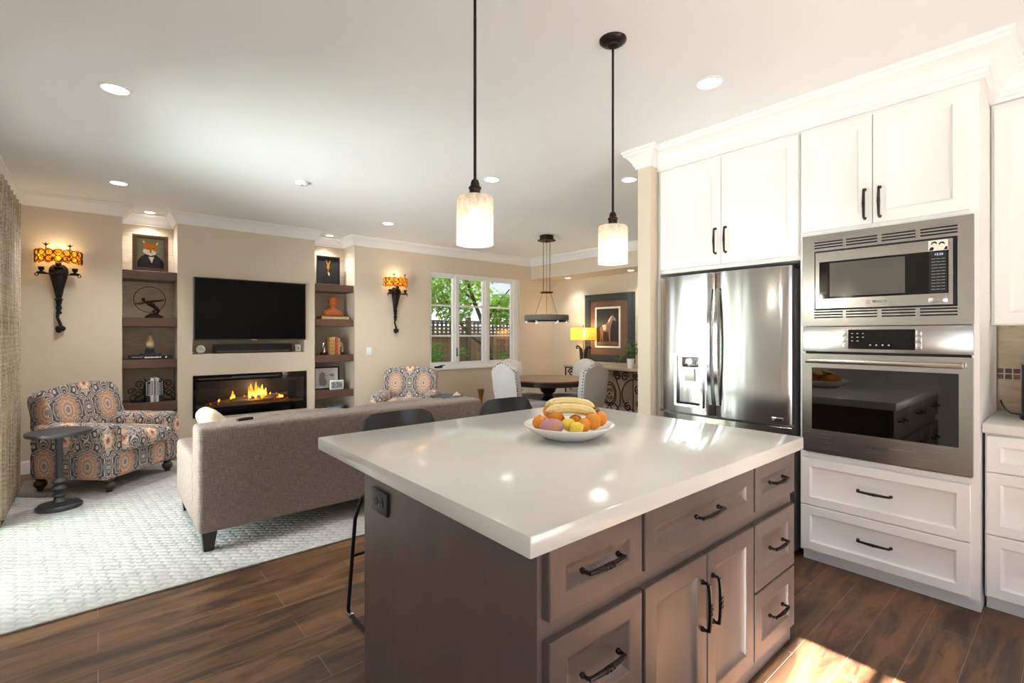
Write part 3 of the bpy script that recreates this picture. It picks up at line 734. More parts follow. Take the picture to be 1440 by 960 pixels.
def pendant(label, x, y):
    r = thing('pendant_lamp', label, 'pendant lamp', (x, y, 1.725), 0, 'pendant lamps over the island')
    zc = H-1.725
    MB().lathe([(.001, zc-.030), (.025, zc-.030), (.028, zc-.024), (.045, zc-.022), (.058, zc-.014), (.064, zc-.008), (.065, zc-.0005), (.001, zc-.0005)], 32).build('canopy', 'bronze', r)
    MB().tube([(0, 0, .235), (0, 0, zc-.028)], .0058, 12).build('rod', 'bronze', r)
    MB().lathe([(.001, .245), (.012, .245), (.016, .236), (.018, .222), (.024, .218), (.0245, .212), (.021, .208), (.022, .180), (.024, .176), (.024, .168), (.001, .168)], 24).build('socket', 'bronze', r)
    MB().lathe([(.070, .0), (.0705, .172), (.067, .179), (.018, .181), (.018, .178), (.064, .176), (.0672, .170), (.0668, .0)], 40, cap0=False, cap1=False).build('glass_shade', 'crackle', r)
    b = MB().lathe([(.001, .035), (.014, .04), (.025, .055), (.029, .075), (.026, .095), (.016, .118), (.013, .135), (.001, .136)], 20).build('bulb', 'bulb', r)
    l = lamp('pendant_light', 'POINT', (0, 0, -.03), (0, 0, 0), 2, (1, .92, .8), shadow_soft_size=.03); l.parent = r
pendant('black rod pendant with glass shade above the island end nearest the sofa', 1.09, 1.5)
pendant('black rod pendant with glass shade above the fruit bowl, nearer the refrigerator', 1.885, 1.47)

def downlight(label, x, y, z=H, r=.078, p=24):
    t_ = thing('recessed_downlight', label, 'ceiling light', (x, y, z), 0, 'recessed ceiling downlights')
    MB().lathe([(r, -.0005), (r, -.004), (r*.82, -.006), (r*.80, -.0005)], 32, cap0=False, cap1=False).build('trim_ring', 'white_plastic', t_)
    MB().lathe([(.001, -.0012), (r*.80, -.0012), (r*.80, -.0032), (.001, -.0032)], 32).build('lens', 'dl', t_)
    l = lamp('downlight_beam', 'SPOT', (0, 0, -.02), (0, 0, 0), p, (1, .97, .93), spot_size=R(120), spot_blend=1.0, shadow_soft_size=.05); l.parent = t_
downlight('round downlight in the ceiling over the rug and the sofa end', .075, 3.62, p=80)
downlight('round downlight in the ceiling before the wall sconce and curtain', .147, 5.85, p=80)
downlight('round downlight above the fox portrait in the shelf alcove', .455, 7.02, r=.06, p=30)
downlight('round downlight above the shelf alcove with the terracotta bust', 2.52, 7.0, r=.06, p=30)
downlight('round downlight in the ceiling in front of the second armchair', 2.82, 5.76, p=80)
downlight('round downlight in the ceiling between the two pendants, beyond the island', 2.74, 3.51, p=45)
downlight('round downlight near the partition end, behind the pendant rod', 3.70, 2.70)
downlight('round downlight in the kitchen ceiling above the oven aisle', 2.62, 1.37)
downlight('small warm downlight in the dining soffit above the table lamp', 6.56, 6.14, 2.42, .06, 24)
downlight('small warm downlight in the dining soffit above the horse picture', 6.55, 4.75, 2.42, .06, 24)
sd = thing('smoke_detector', 'small white smoke detector on the ceiling over the sofa', 'smoke detector', (1.446, 4.715, H))
MB().lathe([(.001, -.03), (.04, -.03), (.055, -.02), (.06, -.0005), (.001, -.0005)], 28).build('cover', 'white_plastic', sd); MB().lathe([(.001, -.032), (.012, -.032), (.012, -.0295), (.001, -.0295)], 16).build('button', 'greymetal', sd)

# ================================================================== living room
MB().box(-.53, 2.78, 3.22, 6.42, 0, .012, .004).build('area_rug', 'rug', label='large pale grey woven rug under the sofa and armchairs', category='rug')

sf = thing('sofa', 'grey-brown tweed sofa seen from behind on the pale rug', 'sofa', (.47, 3.55, .012))
SW = 2.19
MB().pad(0, SW, 0, .25, .125, .79, .03, (0, .0, .0)).build('back', 'sofa', sf)
MB().pad(.14, SW-.14, .24, 1.06, .125, .30, .02).build('base', 'sofa', sf)
for k in range(2):
    a = .155+k*(SW-.31)/2; b = a+(SW-.31)/2-.006
    MB().pad(a, b, .40, 1.08, .302, .45, .05, (0, 0, .02)).build('seat_cushion', 'sofa', sf)
    MB().pad(a, b, .252, .44, .44, .775, .07, (0, .03, .02)).build('back_cushion', 'sofa', sf)
for x in (0, SW-.15): MB().pad(x, x+.15, .245, 1.08, .125, .555, .03).build('arm', 'sofa', sf)
for x in (.025, SW-.025):
    for y in (.03, 1.05):
        sx = 1 if x < 1 else -1; sy = 1 if y < .5 else -1
        MB().rings([[(x, y, 0.001) if 0 else (x+a*sx*.055+.012*sx, y+b*sy*.055+.012*sy, .001) for a, b in ((0, 0), (1, 0), (1, 1), (0, 1))], [(x+a*sx*.085, y+b*sy*.085, .13) for a, b in ((0, 0), (1, 0), (1, 1), (0, 1))]]).build('leg', 'espresso', sf)
pl = MB().pad(-.055, .055, -.19, .19, -.18, .18, .05, (.03, 0, 0)).build('throw_pillow', 'cream', loc=(.70, 4.27, .665), rot=(0, R(-36), 0), label='cream throw pillow propped in the sofa corner nearest the armchair and black side table', category='pillow')
rm = thing('remote_control', 'small black remote lying on top of the sofa back', 'remote control', (.76, 3.70, .803), R(15))
MB().box(-.05, .05, -.018, .018, 0, .016, .005).build('case', 'black', rm); MB().box(-.03, .03, -.009, .009, .0155, .0175).build('button', 'greymetal', rm)

def bun(x, y): return MB().lathe([(.001, 0), (.022, 0), (.026, .012), (.024, .02), (.038, .03), (.047, .05), (.046, .072), (.036, .085), (.030, .09), (.034, .098), (.034, .125), (.001, .125)], 24, (x, y, 0))
def armchair(label, loc, rz):
    r = thing('armchair', label, 'armchair', loc, rz, 'ornate patterned armchairs')
    MB().pad(-.385, .385, -.36, .36, .11, .34, .025).build('base', 'ornate', r)
    MB().pad(-.262, .262, -.45, .22, .335, .485, .055, (0, .01, .025)).build('seat_cushion', 'ornate', r)
    for s in (-1, 1):
        o = [(.26, .12), (.40, .12), (.405, .44), (.425, .49), (.425, .54), (.40, .585), (.345, .60), (.285, .588), (.255, .55), (.25, .50), (.262, .46)]
        MB().prism([(x*s, z) for x, z in o], -.385, .30, 'y', .022, 3).build('arm', 'ornate', r, ang=55)
    # arched reclining back
    n = 14; top = []
    out = [(-.34, .34), (-.375, .62), (-.385, .84)]
    out += [(-.385+.09*(1-cos(pi/2*i/5)), .84+.095*sin(pi/2*i/5)) for i in range(1, 6)]
    out += [(-.295+.59*i/8, .935+.028*sin(pi*i/8)) for i in range(1, 8)]
    out += [(-x, z) for x, z in out[:8][::-1]]
    m = MB(); m.prism(out, .10, .30, 'y', .05, 4)
    sh = Matrix.Translation((0, 0, .34)) @ Matrix.Rotation(R(-13), 4, 'X') @ Matrix.Translation((0, 0, -.34)); m.xf(sh)
    m.build('backrest', 'ornate', r, ang=55)
    for x in (-.33, .33):
        for y in (-.33, .31): bun(x, y).build('leg', 'brownwood_foot', r)
    return r
armchair('ornate floral armchair in the corner beside the curtain, black side table before it', (.065, 5.985, .012), R(46))
armchair('ornate floral armchair beneath the window, facing over the sofa', (3.30, 6.15, .0), R(-38))

def sidetable(label, loc):
    r = thing('side_table', label, 'side table', loc, 0, 'round black pedestal side tables')
    MB().lathe([(.001, .575), (.16, .575), (.198, .580), (.203, .588), (.203, .604), (.198, .610), (.001, .610)], 44).build('tabletop', 'greymetal', r)
    MB().lathe([(.001, .04), (.055, .045), (.040, .06), (.030, .085), (.042, .098), (.042, .108), (.028, .118), (.040, .140), (.046, .155), (.040, .170), (.026, .185), (.044, .20), (.048, .212), (.042, .225), (.026, .24), (.024, .30), (.023, .50), (.028, .556), (.048, .575), (.001, .575)], 28).build('column', 'greymetal', r)
    MB().lathe([(.001, 0), (.140, 0), (.143, .006), (.143, .022), (.132, .028), (.128, .036), (.09, .042), (.06, .052), (.001, .055)], 40).build('base', 'greymetal', r)
    return r
sidetable('round black pedestal side table in front of the corner armchair', (-.235, 5.27, .012))
sidetable('round black side table peeking over the sofa, next to the armchair below the window', (3.38, 5.25, 0))
MB().prism([(-.05, 0), (.05, 0), (.045, .012), (.0, .045)], -.04, .04, 'y', .003, 1).build('folded_napkin', 'cream', loc=(3.47, 5.17, .6101), rot=(0, 0, R(-35)), label='cream folded napkin on the side table behind the sofa', category='napkin')
MB().lathe([(.001, 0), (.085, 0), (.085, .012), (.06, .05), (.026, .30), (.024, .34), (.03, .40), (.052, .505), (.055, .52), (.001, .52)], 28).build('pedestal_stand', 'brass', loc=(4.62, 6.2, 0), label='slim hourglass brass stand against the wall below the window', category='stand')

# curtain and track
ys, ye = 4.95, 6.02
def cur(u, v):
    y = ys+(ye-ys)*u; a = .045*(.75+.25*v)
    x = -.555+a*sin(u*2*pi*6.5)+.012*sin(u*19+3)*(1-v); z = .02+2.50*v
    return (x, y+.012*cos(u*2*pi*6.5)*(1-v), z)
cu_ = thing('curtain', 'full-length patterned beige curtain panel gathered beside the patio door', 'curtain', (0, 0, 0))
MB().sheet(cur, 160, 14, .004).build('fabric', 'curtain', cu_, ang=80)
MB().box(-.62, -.60, 3.1, 6.1, 2.44, 2.465).build('track', 'trim', cu_)

# TV, soundbar, clock and frame in the niche
tv = thing('television', 'large black flat television mounted above the fireplace', 'television', (.852, YB, 1.312))
MB().box(0, 1.268, -.045, -.001, 0, .750, .004).build('casing', 'greymetal', tv)
MB().box(.012, 1.256, -.0465, -.044, .016, .738).build('screen', 'tv', tv); MB().box(.60, .67, -.0466, -.0445, .004, .011).build('logo', 'silver', tv)
MB().box(.4, .86, .0, .02, .2, .55).build('wall_mount', 'black', tv)
sb = thing('soundbar', 'black soundbar standing in the niche under the television', 'soundbar', (1.07, 6.845, 1.15))
MB().box(0, .90, 0, .10, .004, .115, .006).build('body', 'black', sb); MB().box(.03, .87, -.003, .002, .012, .036).build('grille_strip', 'greymetal', sb)
ck = thing('desk_clock', 'small round silver clock in the niche beside the soundbar', 'clock', (.935, 6.86, 1.15))
MB().lathe([(.001, 0), (.03, 0), (.03, .008), (.001, .008)], 20).build('base', 'greymetal', ck)
m = MB().lathe([(.001, -.012), (.040, -.012), (.046, -.006), (.046, .012), (.001, .012)], 28); m.xf(Matrix.Translation((0, 0, .056)) @ Matrix.Rotation(pi/2, 4, 'X')); m.build('case', 'silver', ck)
m = MB().lathe([(.001, .0115), (.034, .0115), (.034, .0135), (.001, .0135)], 24); m.xf(Matrix.Translation((0, 0, .056)) @ Matrix.Rotation(pi/2, 4, 'X')); m.build('dial', 'paper', ck)
m = MB().tube([(0, -.0142, .056), (0, -.0142, .078)], .0013, 5).tube([(0, -.0142, .056), (.014, -.0142, .048)], .0013, 5); m.build('hand', 'black', ck)
def frame(root, w, h, bw, d, fm, y=0, z0=0):
    MB().slab_holes(-w/2, w/2, z0, z0+h, y-d, y, [(-w/2+bw, w/2-bw, z0+bw, z0+h-bw)]).build('frame', fm, root)
pf = thing('framed_photograph', 'tiny silver photo frame in the niche right of the soundbar', 'picture frame', (2.055, 6.87, 1.15))
frame(pf, .085, .105, .014, .014, 'silver'); MB().box(-.03, .03, -.006, -.003, .012, .093).build('print', 'paper', pf); MB().prism([(-.012, .03), (.014, .03), (.016, .05), (.01, .075), (-.008, .078), (-.016, .055)], -.0075, -.0058).build('figure', 'bookg', pf)
MB().box(-.008, .008, 0, .04, 0, .06).build('strut', 'dark', pf)

# fireplace
fp = thing('electric_fireplace', 'wide black linear fireplace with burning logs set into the wall', 'fireplace', (0, 0, 0))
a, b, c, d = FIRE
m = MB().box(a, b, 7.02, 7.035, c, d).box(a, a+.012, YB, 7.02, c, d).box(b-.012, b, YB, 7.02, c, d).box(a, b, YB, 7.02, c, c+.012).box(a, b, YB, 7.02, d-.012, d); m.build('firebox', simple('firebox_lining', '2a2725', .6), fp)
MB().slab_holes(a+.001, b-.001, c+.001, d-.001, YB-.012, YB+.01, [(a+.035, b-.028, c+.105, d-.075)]).build('frame', 'gloss_black', fp)
MB().box(a+.035, b-.028, YB+.002, YB+.006, c+.105, d-.075).build('glass', 'fireglass', fp)
MB().box(a+.05, b-.35, YB-.016, YB-.011, d-.052, d-.036).box(a+.40, b-.33, YB-.017, YB-.011, d-.036, d-.026).build('heater_vent', 'greymetal', fp)
eb = MB().box(a+.04, b-.035, YB+.02, 7.0, c+.10, c+.125); eb.build('ember_bed', 'log', fp)
random.seed(11)
lg = [((1.02, 6.90, .53), (1.62, 6.93, .60), .028), ((1.10, 6.86, .535), (1.78, 6.88, .552), .026), ((1.35, 6.96, .54), (1.92, 6.90, .60), .026), ((1.5, 6.87, .53), (1.86, 6.95, .54), .024), ((.98, 6.88, .525), (1.28, 6.97, .56), .020)]
for p, q, r_ in lg:
    P_ = [tuple(p[i]+(q[i]-p[i])*k/9+(random.uniform(-.006, .006) if i else 0) for i in range(3)) for k in range(10)]
    MB().tube(P_, [r_*random.uniform(.8, 1.1) for _ in P_], 9).build('log', 'log', fp)
m = MB()
for k in range(90):
    x = random.uniform(1.02, 1.95); y = random.uniform(6.84, 6.97); m.ball((x, y, .525+random.uniform(0, .02)+.03*max(0, 1-abs(x-1.5)/.4)), random.uniform(.005, .013), 6, 4)
m.build('embers', 'ember', fp)
def flame(m, x, y, z, h, w):
    n = 10; ph = random.uniform(0, 6)
    m.rings([[(x+.22*w*sin(ph+f*5)*f*1.6+w*(sin(pi*min(1, (f*.92+.10)))**.8)*(1-f*.35)*cos(2*pi*k/8), y+.5*w*(sin(pi*min(1, (f*.92+.10)))**.8)*(1-f*.35)*sin(2*pi*k/8), z+h*f) for k in range(8)] for f in [i/n for i in range(n+1)]])
fl = MB()
for x, y, h, w in ((1.28, 6.91, .13, .017), (1.30, 6.92, .08, .015), (1.26, 6.9, .06, .012), (1.50, 6.93, .20, .026), (1.54, 6.91, .16, .03), (1.58, 6.93, .15, .032), (1.62, 6.9, .19, .028), (1.66, 6.92, .14, .028), (1.47, 6.9, .17, .02), (1.56, 6.95, .22, .02), (1.72, 6.92, .08, .018), (1.80, 6.91, .07, .014), (1.42, 6.92, .06, .02), (1.87, 6.9, .06, .012), (1.13, 6.88, .04, .012), (1.85, 6.88, .04, .02), (1.82, 6.87, .05, .02)):
    flame(fl, x, y, .555, h, w)
fl.build('flames', 'flame', fp, ang=80)
l = lamp('fire_glow', 'POINT', (1.55, 6.9, .68), (0, 0, 0), 5, (1, .6, .28), shadow_soft_size=.05); l.parent = fp

# floating shelves
LS, RS = 'floating wood shelves in the fox portrait alcove', 'floating wood shelves in the terracotta bust alcove'
def shelf(x0, x1, z, lab, g):
    MB().box(x0, x1, 6.83, 7.198, z-.10, z, .004, 1).build('floating_shelf', 'shelfwood', label=lab, category='shelf', group=g)
for z, w in ((2.10, 'holding the fox portrait'), (1.572, 'holding the discus thrower figure'), (1.102, 'holding the pear ornament and flat book'), (.615, 'holding upright books between scroll bookends')): shelf(.202, .698, z, 'dark wood floating shelf '+w, LS)
for z, w in ((2.085, 'holding the hare picture'), (1.598, 'holding the terracotta bust'), (1.096, 'holding leather books between bookends'), (.600, 'holding the digital clock'), (.300, 'holding the aqua dish')): shelf(2.252, 2.808, z, 'dark wood floating shelf '+w, RS)

# ---- things on the shelves
fx = thing('portrait_picture', 'framed portrait of a fox in a dark jacket on the top alcove shelf', 'picture', (.465, 7.06, 2.1005))
def easel_legs(r, w=.10):
    for s in (-1, 1): MB().tube([(s*w, -.055, .0), (s*w, -.045, .028), (s*w, -.03, .024), (s*w*.8, .03, .26)], .005, 6).build('easel_leg', 'iron', r)
easel_legs(fx)
def fp_(m, pts, lay): m.prism(pts, -.006-.0012*lay, -.004-.0012*(lay-1))
m = MB().slab_holes(-.168, .168, .022, .435, -.030, -.002, [(-.130, .130, .060, .397)]); m.slab_holes(-.158, .158, .032, .425, -.036, -.029, [(-.140, .140, .050, .407)]); m.build('frame', 'woodframe', fx)
cv = MB().box(-.132, .132, -.005, -.002, .058, .399).build('canvas', 'canvas_green', fx)
m = MB(); fp_(m, [(-.125, .062), (.128, .062), (.128, .13), (.095, .175), (.05, .215), (-.045, .215), (-.09, .18), (-.125, .12)], 1); m.build('jacket', 'jacket', cv)
m = MB(); fp_(m, [(-.022, .19), (.035, .19), (.012, .115)], 2); fp_(m, [(-.065, .27), (-.072, .24), (-.04, .215), (.0, .198), (.045, .215), (.055, .245), (.02, .27), (-.02, .275)], 2); fp_(m, [(-.07, .345), (-.072, .375), (-.045, .345)], 2); fp_(m, [(.045, .33), (.075, .372), (.068, .335)], 2); m.build('white_fur', 'whitefur', cv)
m = MB(); fp_(m, [(-.065, .32), (-.06, .275), (-.02, .268), (.0, .25), (.02, .268), (.055, .272), (.062, .32), (.045, .345), (-.045, .345)], 3); fp_(m, [(-.05, .34), (-.058, .372), (-.028, .345)], 3); fp_(m, [(.03, .345), (.06, .365), (.052, .335)], 3); m.build('orange_fur', 'orangefur', cv)
m = MB(); fp_(m, ellipse(.002, .243, .010, .007, 10), 4); fp_(m, ellipse(-.027, .283, .007, .005, 8), 4); fp_(m, ellipse(.03, .283, .007, .005, 8), 4); fp_(m, [(-.02, .198), (.03, .2), (.03, .188), (-.02, .186)], 4); m.build('features', 'black', cv)

hp = thing('hare_picture', 'dark picture of a golden hare head leaning on the top shelf of the bust alcove', 'picture', (2.535, 7.10, 2.0855))
easel_legs(hp, .085)
MB().slab_holes(-.165, .165, .022, .425, -.026, -.002, [(-.148, .148, .039, .408)]).build('frame', 'espresso', hp)
cv = MB().box(-.15, .15, -.006, -.002, .037, .410).build('canvas', 'canvas_dark', hp)
m = MB(); fp_(m, [(-.012, .30), (-.035, .365), (-.028, .375), (.0, .315), (.028, .378), (.038, .365), (.018, .30), (.022, .27), (.010, .235), (-.005, .235), (-.018, .27)], 2); fp_(m, [(-.004, .23), (.008, .23), (.006, .21), (-.003, .21)], 2); m.build('hare_head', 'gold', cv)
m = MB(); fp_(m, [(-.005, .205), (.018, .195), (.026, .155), (.005, .15)], 2); m.build('collar', 'whitefur', cv)

# discus thrower figure in a ring
sk = thing('ring_figurine', 'bronze athlete figurine stretched inside a thin ring on the second alcove shelf', 'figurine', (.465, 7.0, 1.5725))
MB().lathe([(.001, 0), (.085, 0), (.088, .012), (.075, .03), (.05, .042), (.04, .055), (.001, .055)], 28, (.03, 0, 0), 1, .7).build('base', 'bronze', sk)
MB().tube(arc((-.01, 0, .215), .148, 0, 2*pi, 40)[:-1], .0035, 6, closed=True).build('ring', 'rust_iron', sk)
m = MB()
m.tube([(.055, 0, .05), (.075, 0, .09), (.05, 0, .12), (.01, 0, .15)], [.014, .016, .02, .022], 10).tube([(.04, 0, .05), (.02, .01, .085), (.055, .01, .10), (.03, .01, .14)], [.010, .012, .017, .02], 10)
m.tube([(.03, 0, .145), (-.01, 0, .165), (-.045, 0, .19)], [.024, .026, .020], 12); m.ball((-.068, 0, .212), (.019, .018, .021), 12, 8)
m.tube([(-.045, 0, .188), (-.095, 0, .165), (-.148, 0, .160)], [.012, .010, .007], 8).tube([(-.03, .0, .185), (.05, 0, .20), (.125, 0, .215)], [.013, .011, .007], 8)
m.build('figure', 'rust_iron', sk)

bk = thing('flat_book', 'large black book lying flat on the third shelf beneath the pear ornament', 'book', (.475, 7.0, 1.1025))
MB().box(-.21, .19, -.13, .12, 0, .044, .002).build('cover', 'bookk', bk); MB().box(-.205, .195, -.12, .115, .006, .038).build('pages', 'paper', bk)
m = MB(); random.seed(3); x = -.075
while x < .075: w = random.uniform(.006, .013); m.box(x, x+w, -.1312, -.1302, .014, .014+random.uniform(.014, .019)); x += w+.003
m.box(.115, .13, -.1312, -.1302, .015, .03).box(-.19, -.09, -.1312, -.1302, .024, .028); m.build('spine_print', 'paper', bk)
bk2 = thing('small_book', 'smaller dark grey book stacked directly under the pear ornament', 'book', (.455, 7.0, 1.1468)); MB().box(-.10, .11, -.08, .08, 0, .018, .002).build('cover', 'slate', bk2); MB().box(-.097, .113, -.075, .075, .004, .014).build('pages', 'paper', bk2)
pr = thing('pear_ornament', 'mottled gold pear ornament on a dark base on the third alcove shelf', 'ornament', (.455, 7.0, 1.1652))
MB().lathe([(.001, 0), (.055, 0), (.055, .01), (.042, .02), (.042, .05), (.034, .058), (.001, .058)], 24).build('base', 'slate', pr)
MB().lathe([(.001, .058), (.022, .059), (.038, .075), (.043, .098), (.040, .12), (.030, .150), (.024, .175), (.020, .195), (.010, .205), (.001, .206)], 24).build('pear', 'pearc', pr)
MB().tube([(0, 0, .203), (.004, 0, .222), (.010, 0, .238)], .003, 6).build('stem', 'brown', pr)

x = .408; random.seed(5)
for w, h, m_, lab in ((.020, .265, 'bookk', 'black hardback first in the row next to the wall side scroll bookend'), (.022, .235, 'bookk', 'shorter black hardback with white spine letters, second in the row'), (.030, .272, 'bookw', 'thick white hardback standing in the middle of the dark books'), (.022, .275, 'bookg', 'grey lilac hardback between the two white books'), (.022, .268, 'bookw', 'slim white hardback right of the grey lilac book'), (.020, .25, 'bookk', 'black book with a tall pale title beside the last book'), (.018, .262, 'bookk', 'black book last in the row, against the television side bookend')):
    b = thing('upright_book', lab, 'book', (x+w/2, 6.95, .6155), 0, 'upright books on the fourth shelf')
    MB().box(-w/2, w/2, -.08, .09, 0, h, .002).build('cover', m_, b); MB().box(-w/2+.003, w/2-.003, -.075, .088, .004, h+.0008).build('pages', 'paper', b)
    pm = MB()
    for k in range(7): pm.box(-w*.22, w*.22, -.0812, -.0802, h*.3+k*h*.085, h*.3+k*h*.085+h*.055)
    pm.build('spine_print', 'bookw' if m_ == 'bookk' else 'bookk', b); x += w+.0012
def scroll_bookend(lab, xx, s):
    b = thing('scroll_bookend', lab, 'bookend', (xx, 6.95, .6155), 0, 'iron scroll bookends')
    m = MB().box(min(0, .12*s), max(0, .12*s), -.05, .06, 0, .004).box(min(0, .004*s), max(0, .004*s), -.05, .06, 0, .2); m.build('plate', 'iron', b)
    m = MB()
    def sp(cx, cz, r, a0, turns, r2): m.tube([(s*p[0], -.02, p[2]) for p in arc((cx, 0, cz), r, a0, a0+turns*2*pi, 26, 'xz', r2)], .005, 6)
    sp(.05, .20, .045, pi, -1.2, .012); sp(.055, .10, .05, pi/2, 1.3, .012); sp(.12, .13, .04, pi, -1.3, .010); sp(.10, .05, .045, pi, -1.2, .012)
    m.tube([(s*.002, -.02, .2), (s*.02, -.02, .1), (s*.1, -.02, .03), (s*.125, -.02, .005)], .005, 6); m.build('scrollwork', 'iron', b)
scroll_bookend('black scrollwork bookend on the curtain side of the upright books', .404, -1)
scroll_bookend('black scrollwork bookend on the fireplace side of the upright books', x+.002, 1)

# right alcove
bkf = thing('flat_book', 'antique tan book lying flat beneath the terracotta bust', 'book', (2.56, 7.0, 1.5985)); MB().box(-.19, .21, -.11, .11, 0, .006).box(-.19, .21, -.11, .11, .036, .042).box(-.19, -.185, -.11, .11, 0, .042).build('cover', 'booktan', bkf); MB().box(-.185, .205, -.105, .105, .006, .036).build('pages', 'pearc', bkf)
bu = thing('bust', 'orange terracotta head and shoulders bust on the second shelf', 'bust', (2.57, 7.0, 1.6408))
MB().box(-.12, .12, -.06, .06, 0, .012, .003).build('base', 'espresso', bu)
m = MB(); n = 20
def ring(cx, cy, rx, ry, z): return [(cx+rx*cos(2*pi*k/n), cy+ry*sin(2*pi*k/n), z) for k in range(n)]
m.rings([ring(0, 0, .145, .055, .012), ring(0, 0, .15, .06, .04), ring(0, 0, .135, .06, .075), ring(0, 0, .09, .05, .098), ring(0, 0, .05, .045, .115), ring(0, -.005, .042, .043, .14), ring(.002, -.008, .045, .05, .158), ring(.004, -.012, .056, .062, .18), ring(.004, -.010, .062, .068, .21), ring(.004, -.006, .062, .070, .24), ring(.004, -.0, .052, .06, .27), ring(.004, .004, .03, .036, .288), ring(.004, .006, .004, .005, .294)])
m.rings([ring(.004, -.072, .006, .006, .235), ring(.004, -.084, .010, .010, .205), ring(.004, -.07, .004, .004, .198)]); m.ball((.004, -.064, .182), (.018, .010, .006), 10, 6)
for s in (-1, 1): m.ball((.004+s*.064, .004, .215), (.008, .012, .02), 10, 8); m.ball((.004+s*.022, -.060, .236), (.012, .008, .005), 8, 6)
m.ball((.004, -.055, .165), (.022, .016, .012), 10, 8); m.build('figure', 'terracotta', bu)
x = 2.478
for w, h, m_, lab in ((.075, .245, 'booktan', 'thick tan leather book, widest of the three old volumes'), (.036, .250, 'bookred', 'red brown leather book in the middle of the three old volumes'), (.034, .238, 'booktan', 'slim tan leather book beside the bookend near the wall corner')):
    b = thing('leather_book', lab, 'book', (x+w/2, 6.95, 1.0965), 0, 'old leather books'); MB().box(-w/2, w/2, -.09, .08, 0, h, .006).build('cover', m_, b); MB().box(-w/2+.004, w/2-.004, -.08, .079, .005, h+.0008).build('pages', 'pearc', b)
    pm = MB()
    for k in (.2, .4, .6, .8): pm.box(-w/2-.0008, w/2+.0008, -.0925, -.084, h*k, h*k+.006)
    pm.build('spine_band', 'bookred' if m_ == 'booktan' else 'gold', b); x += w+.0015
def head_bookend(lab, xx):
    b = thing('horse_head_bookend', lab, 'bookend', (xx, 6.95, 1.0965), 0, 'silver bookends'); MB().box(-.04, .035, -.05, .05, 0, .025, .003).box(-.03, .03, -.035, .045, .025, .034).build('base', 'espresso', b)
    m = MB().tube([(.01, 0, .034), (.012, 0, .08), (.0, 0, .125), (-.012, -.005, .155)], [.026, .024, .026, .022], 12).tube([(-.005, 0, .158), (-.02, -.015, .135), (-.028, -.03, .10)], [.022, .018, .012], 10); m.tube([(.004, 0, .165), (.006, 0, .19)], [.008, .002], 6); m.build('figure', 'silver', b)
head_bookend('silver horse head bookend on the fireplace side of the leather books', 2.425)
head_bookend('silver horse head bookend at the wall corner end of the leather books', 2.672)
pf = thing('framed_photograph', 'black framed black and white photograph behind the digital clock', 'picture frame', (2.50, 7.06, .6005)); frame(pf, .36, .32, .018, .02, 'black')
MB().box(-.163, .163, -.010, -.004, .017, .303).build('print', 'paper', pf)
m = MB(); m.prism([(-.10, .06), (-.02, .05), (.0, .10), (-.03, .17), (-.02, .22), (-.06, .25), (-.105, .22), (-.11, .12)], -.0115, -.0095).prism([(.04, .21), (.08, .22), (.11, .20), (.10, .18), (.05, .185)], -.0115, -.0095).prism([(-.02, .20), (.05, .205), (.05, .20), (-.02, .193)], -.0115, -.0095); m.build('figure', 'bookg', pf)
dc = thing('digital_clock', 'white digital clock reading 2:26 in front of the black photo frame', 'clock', (2.585, 6.90, .6005)); m = MB(); m.pad(-.10, .10, -.018, .018, 0, .135, .016); m.build('case', 'white_plastic', dc); MB().box(-.082, .082, -.0192, -.017, .018, .117).build('screen', 'lcd', dc); text('digits', '2:26', .085, (0, -.0198, .066), dc, 'slate', ext=.0004)
MB().lathe([(.001, .0), (.06, 0), (.062, .006), (.10, .03), (.135, .060), (.137, .064), (.132, .063), (.095, .038), (.055, .014), (.001, .012)], 36).build('dish', 'aqua', loc=(2.59, 6.98, .3005), label='shallow aqua ceramic dish low in the bust alcove', category='dish')

sw = thing('light_switch', 'white double light switch on the beige wall beside the bust alcove', 'light switch', (3.025, YB, 1.135)); MB().box(-.04, .04, -.006, -.0005, -.06, .06, .002).build('plate', 'white_plastic', sw); MB().box(-.026, -.004, -.010, -.005, -.033, .033, .002).build('rocker', 'white_plastic', sw); MB().box(.004, .026, -.010, -.005, -.033, .033, .002).build('rocker', 'white_plastic', sw)

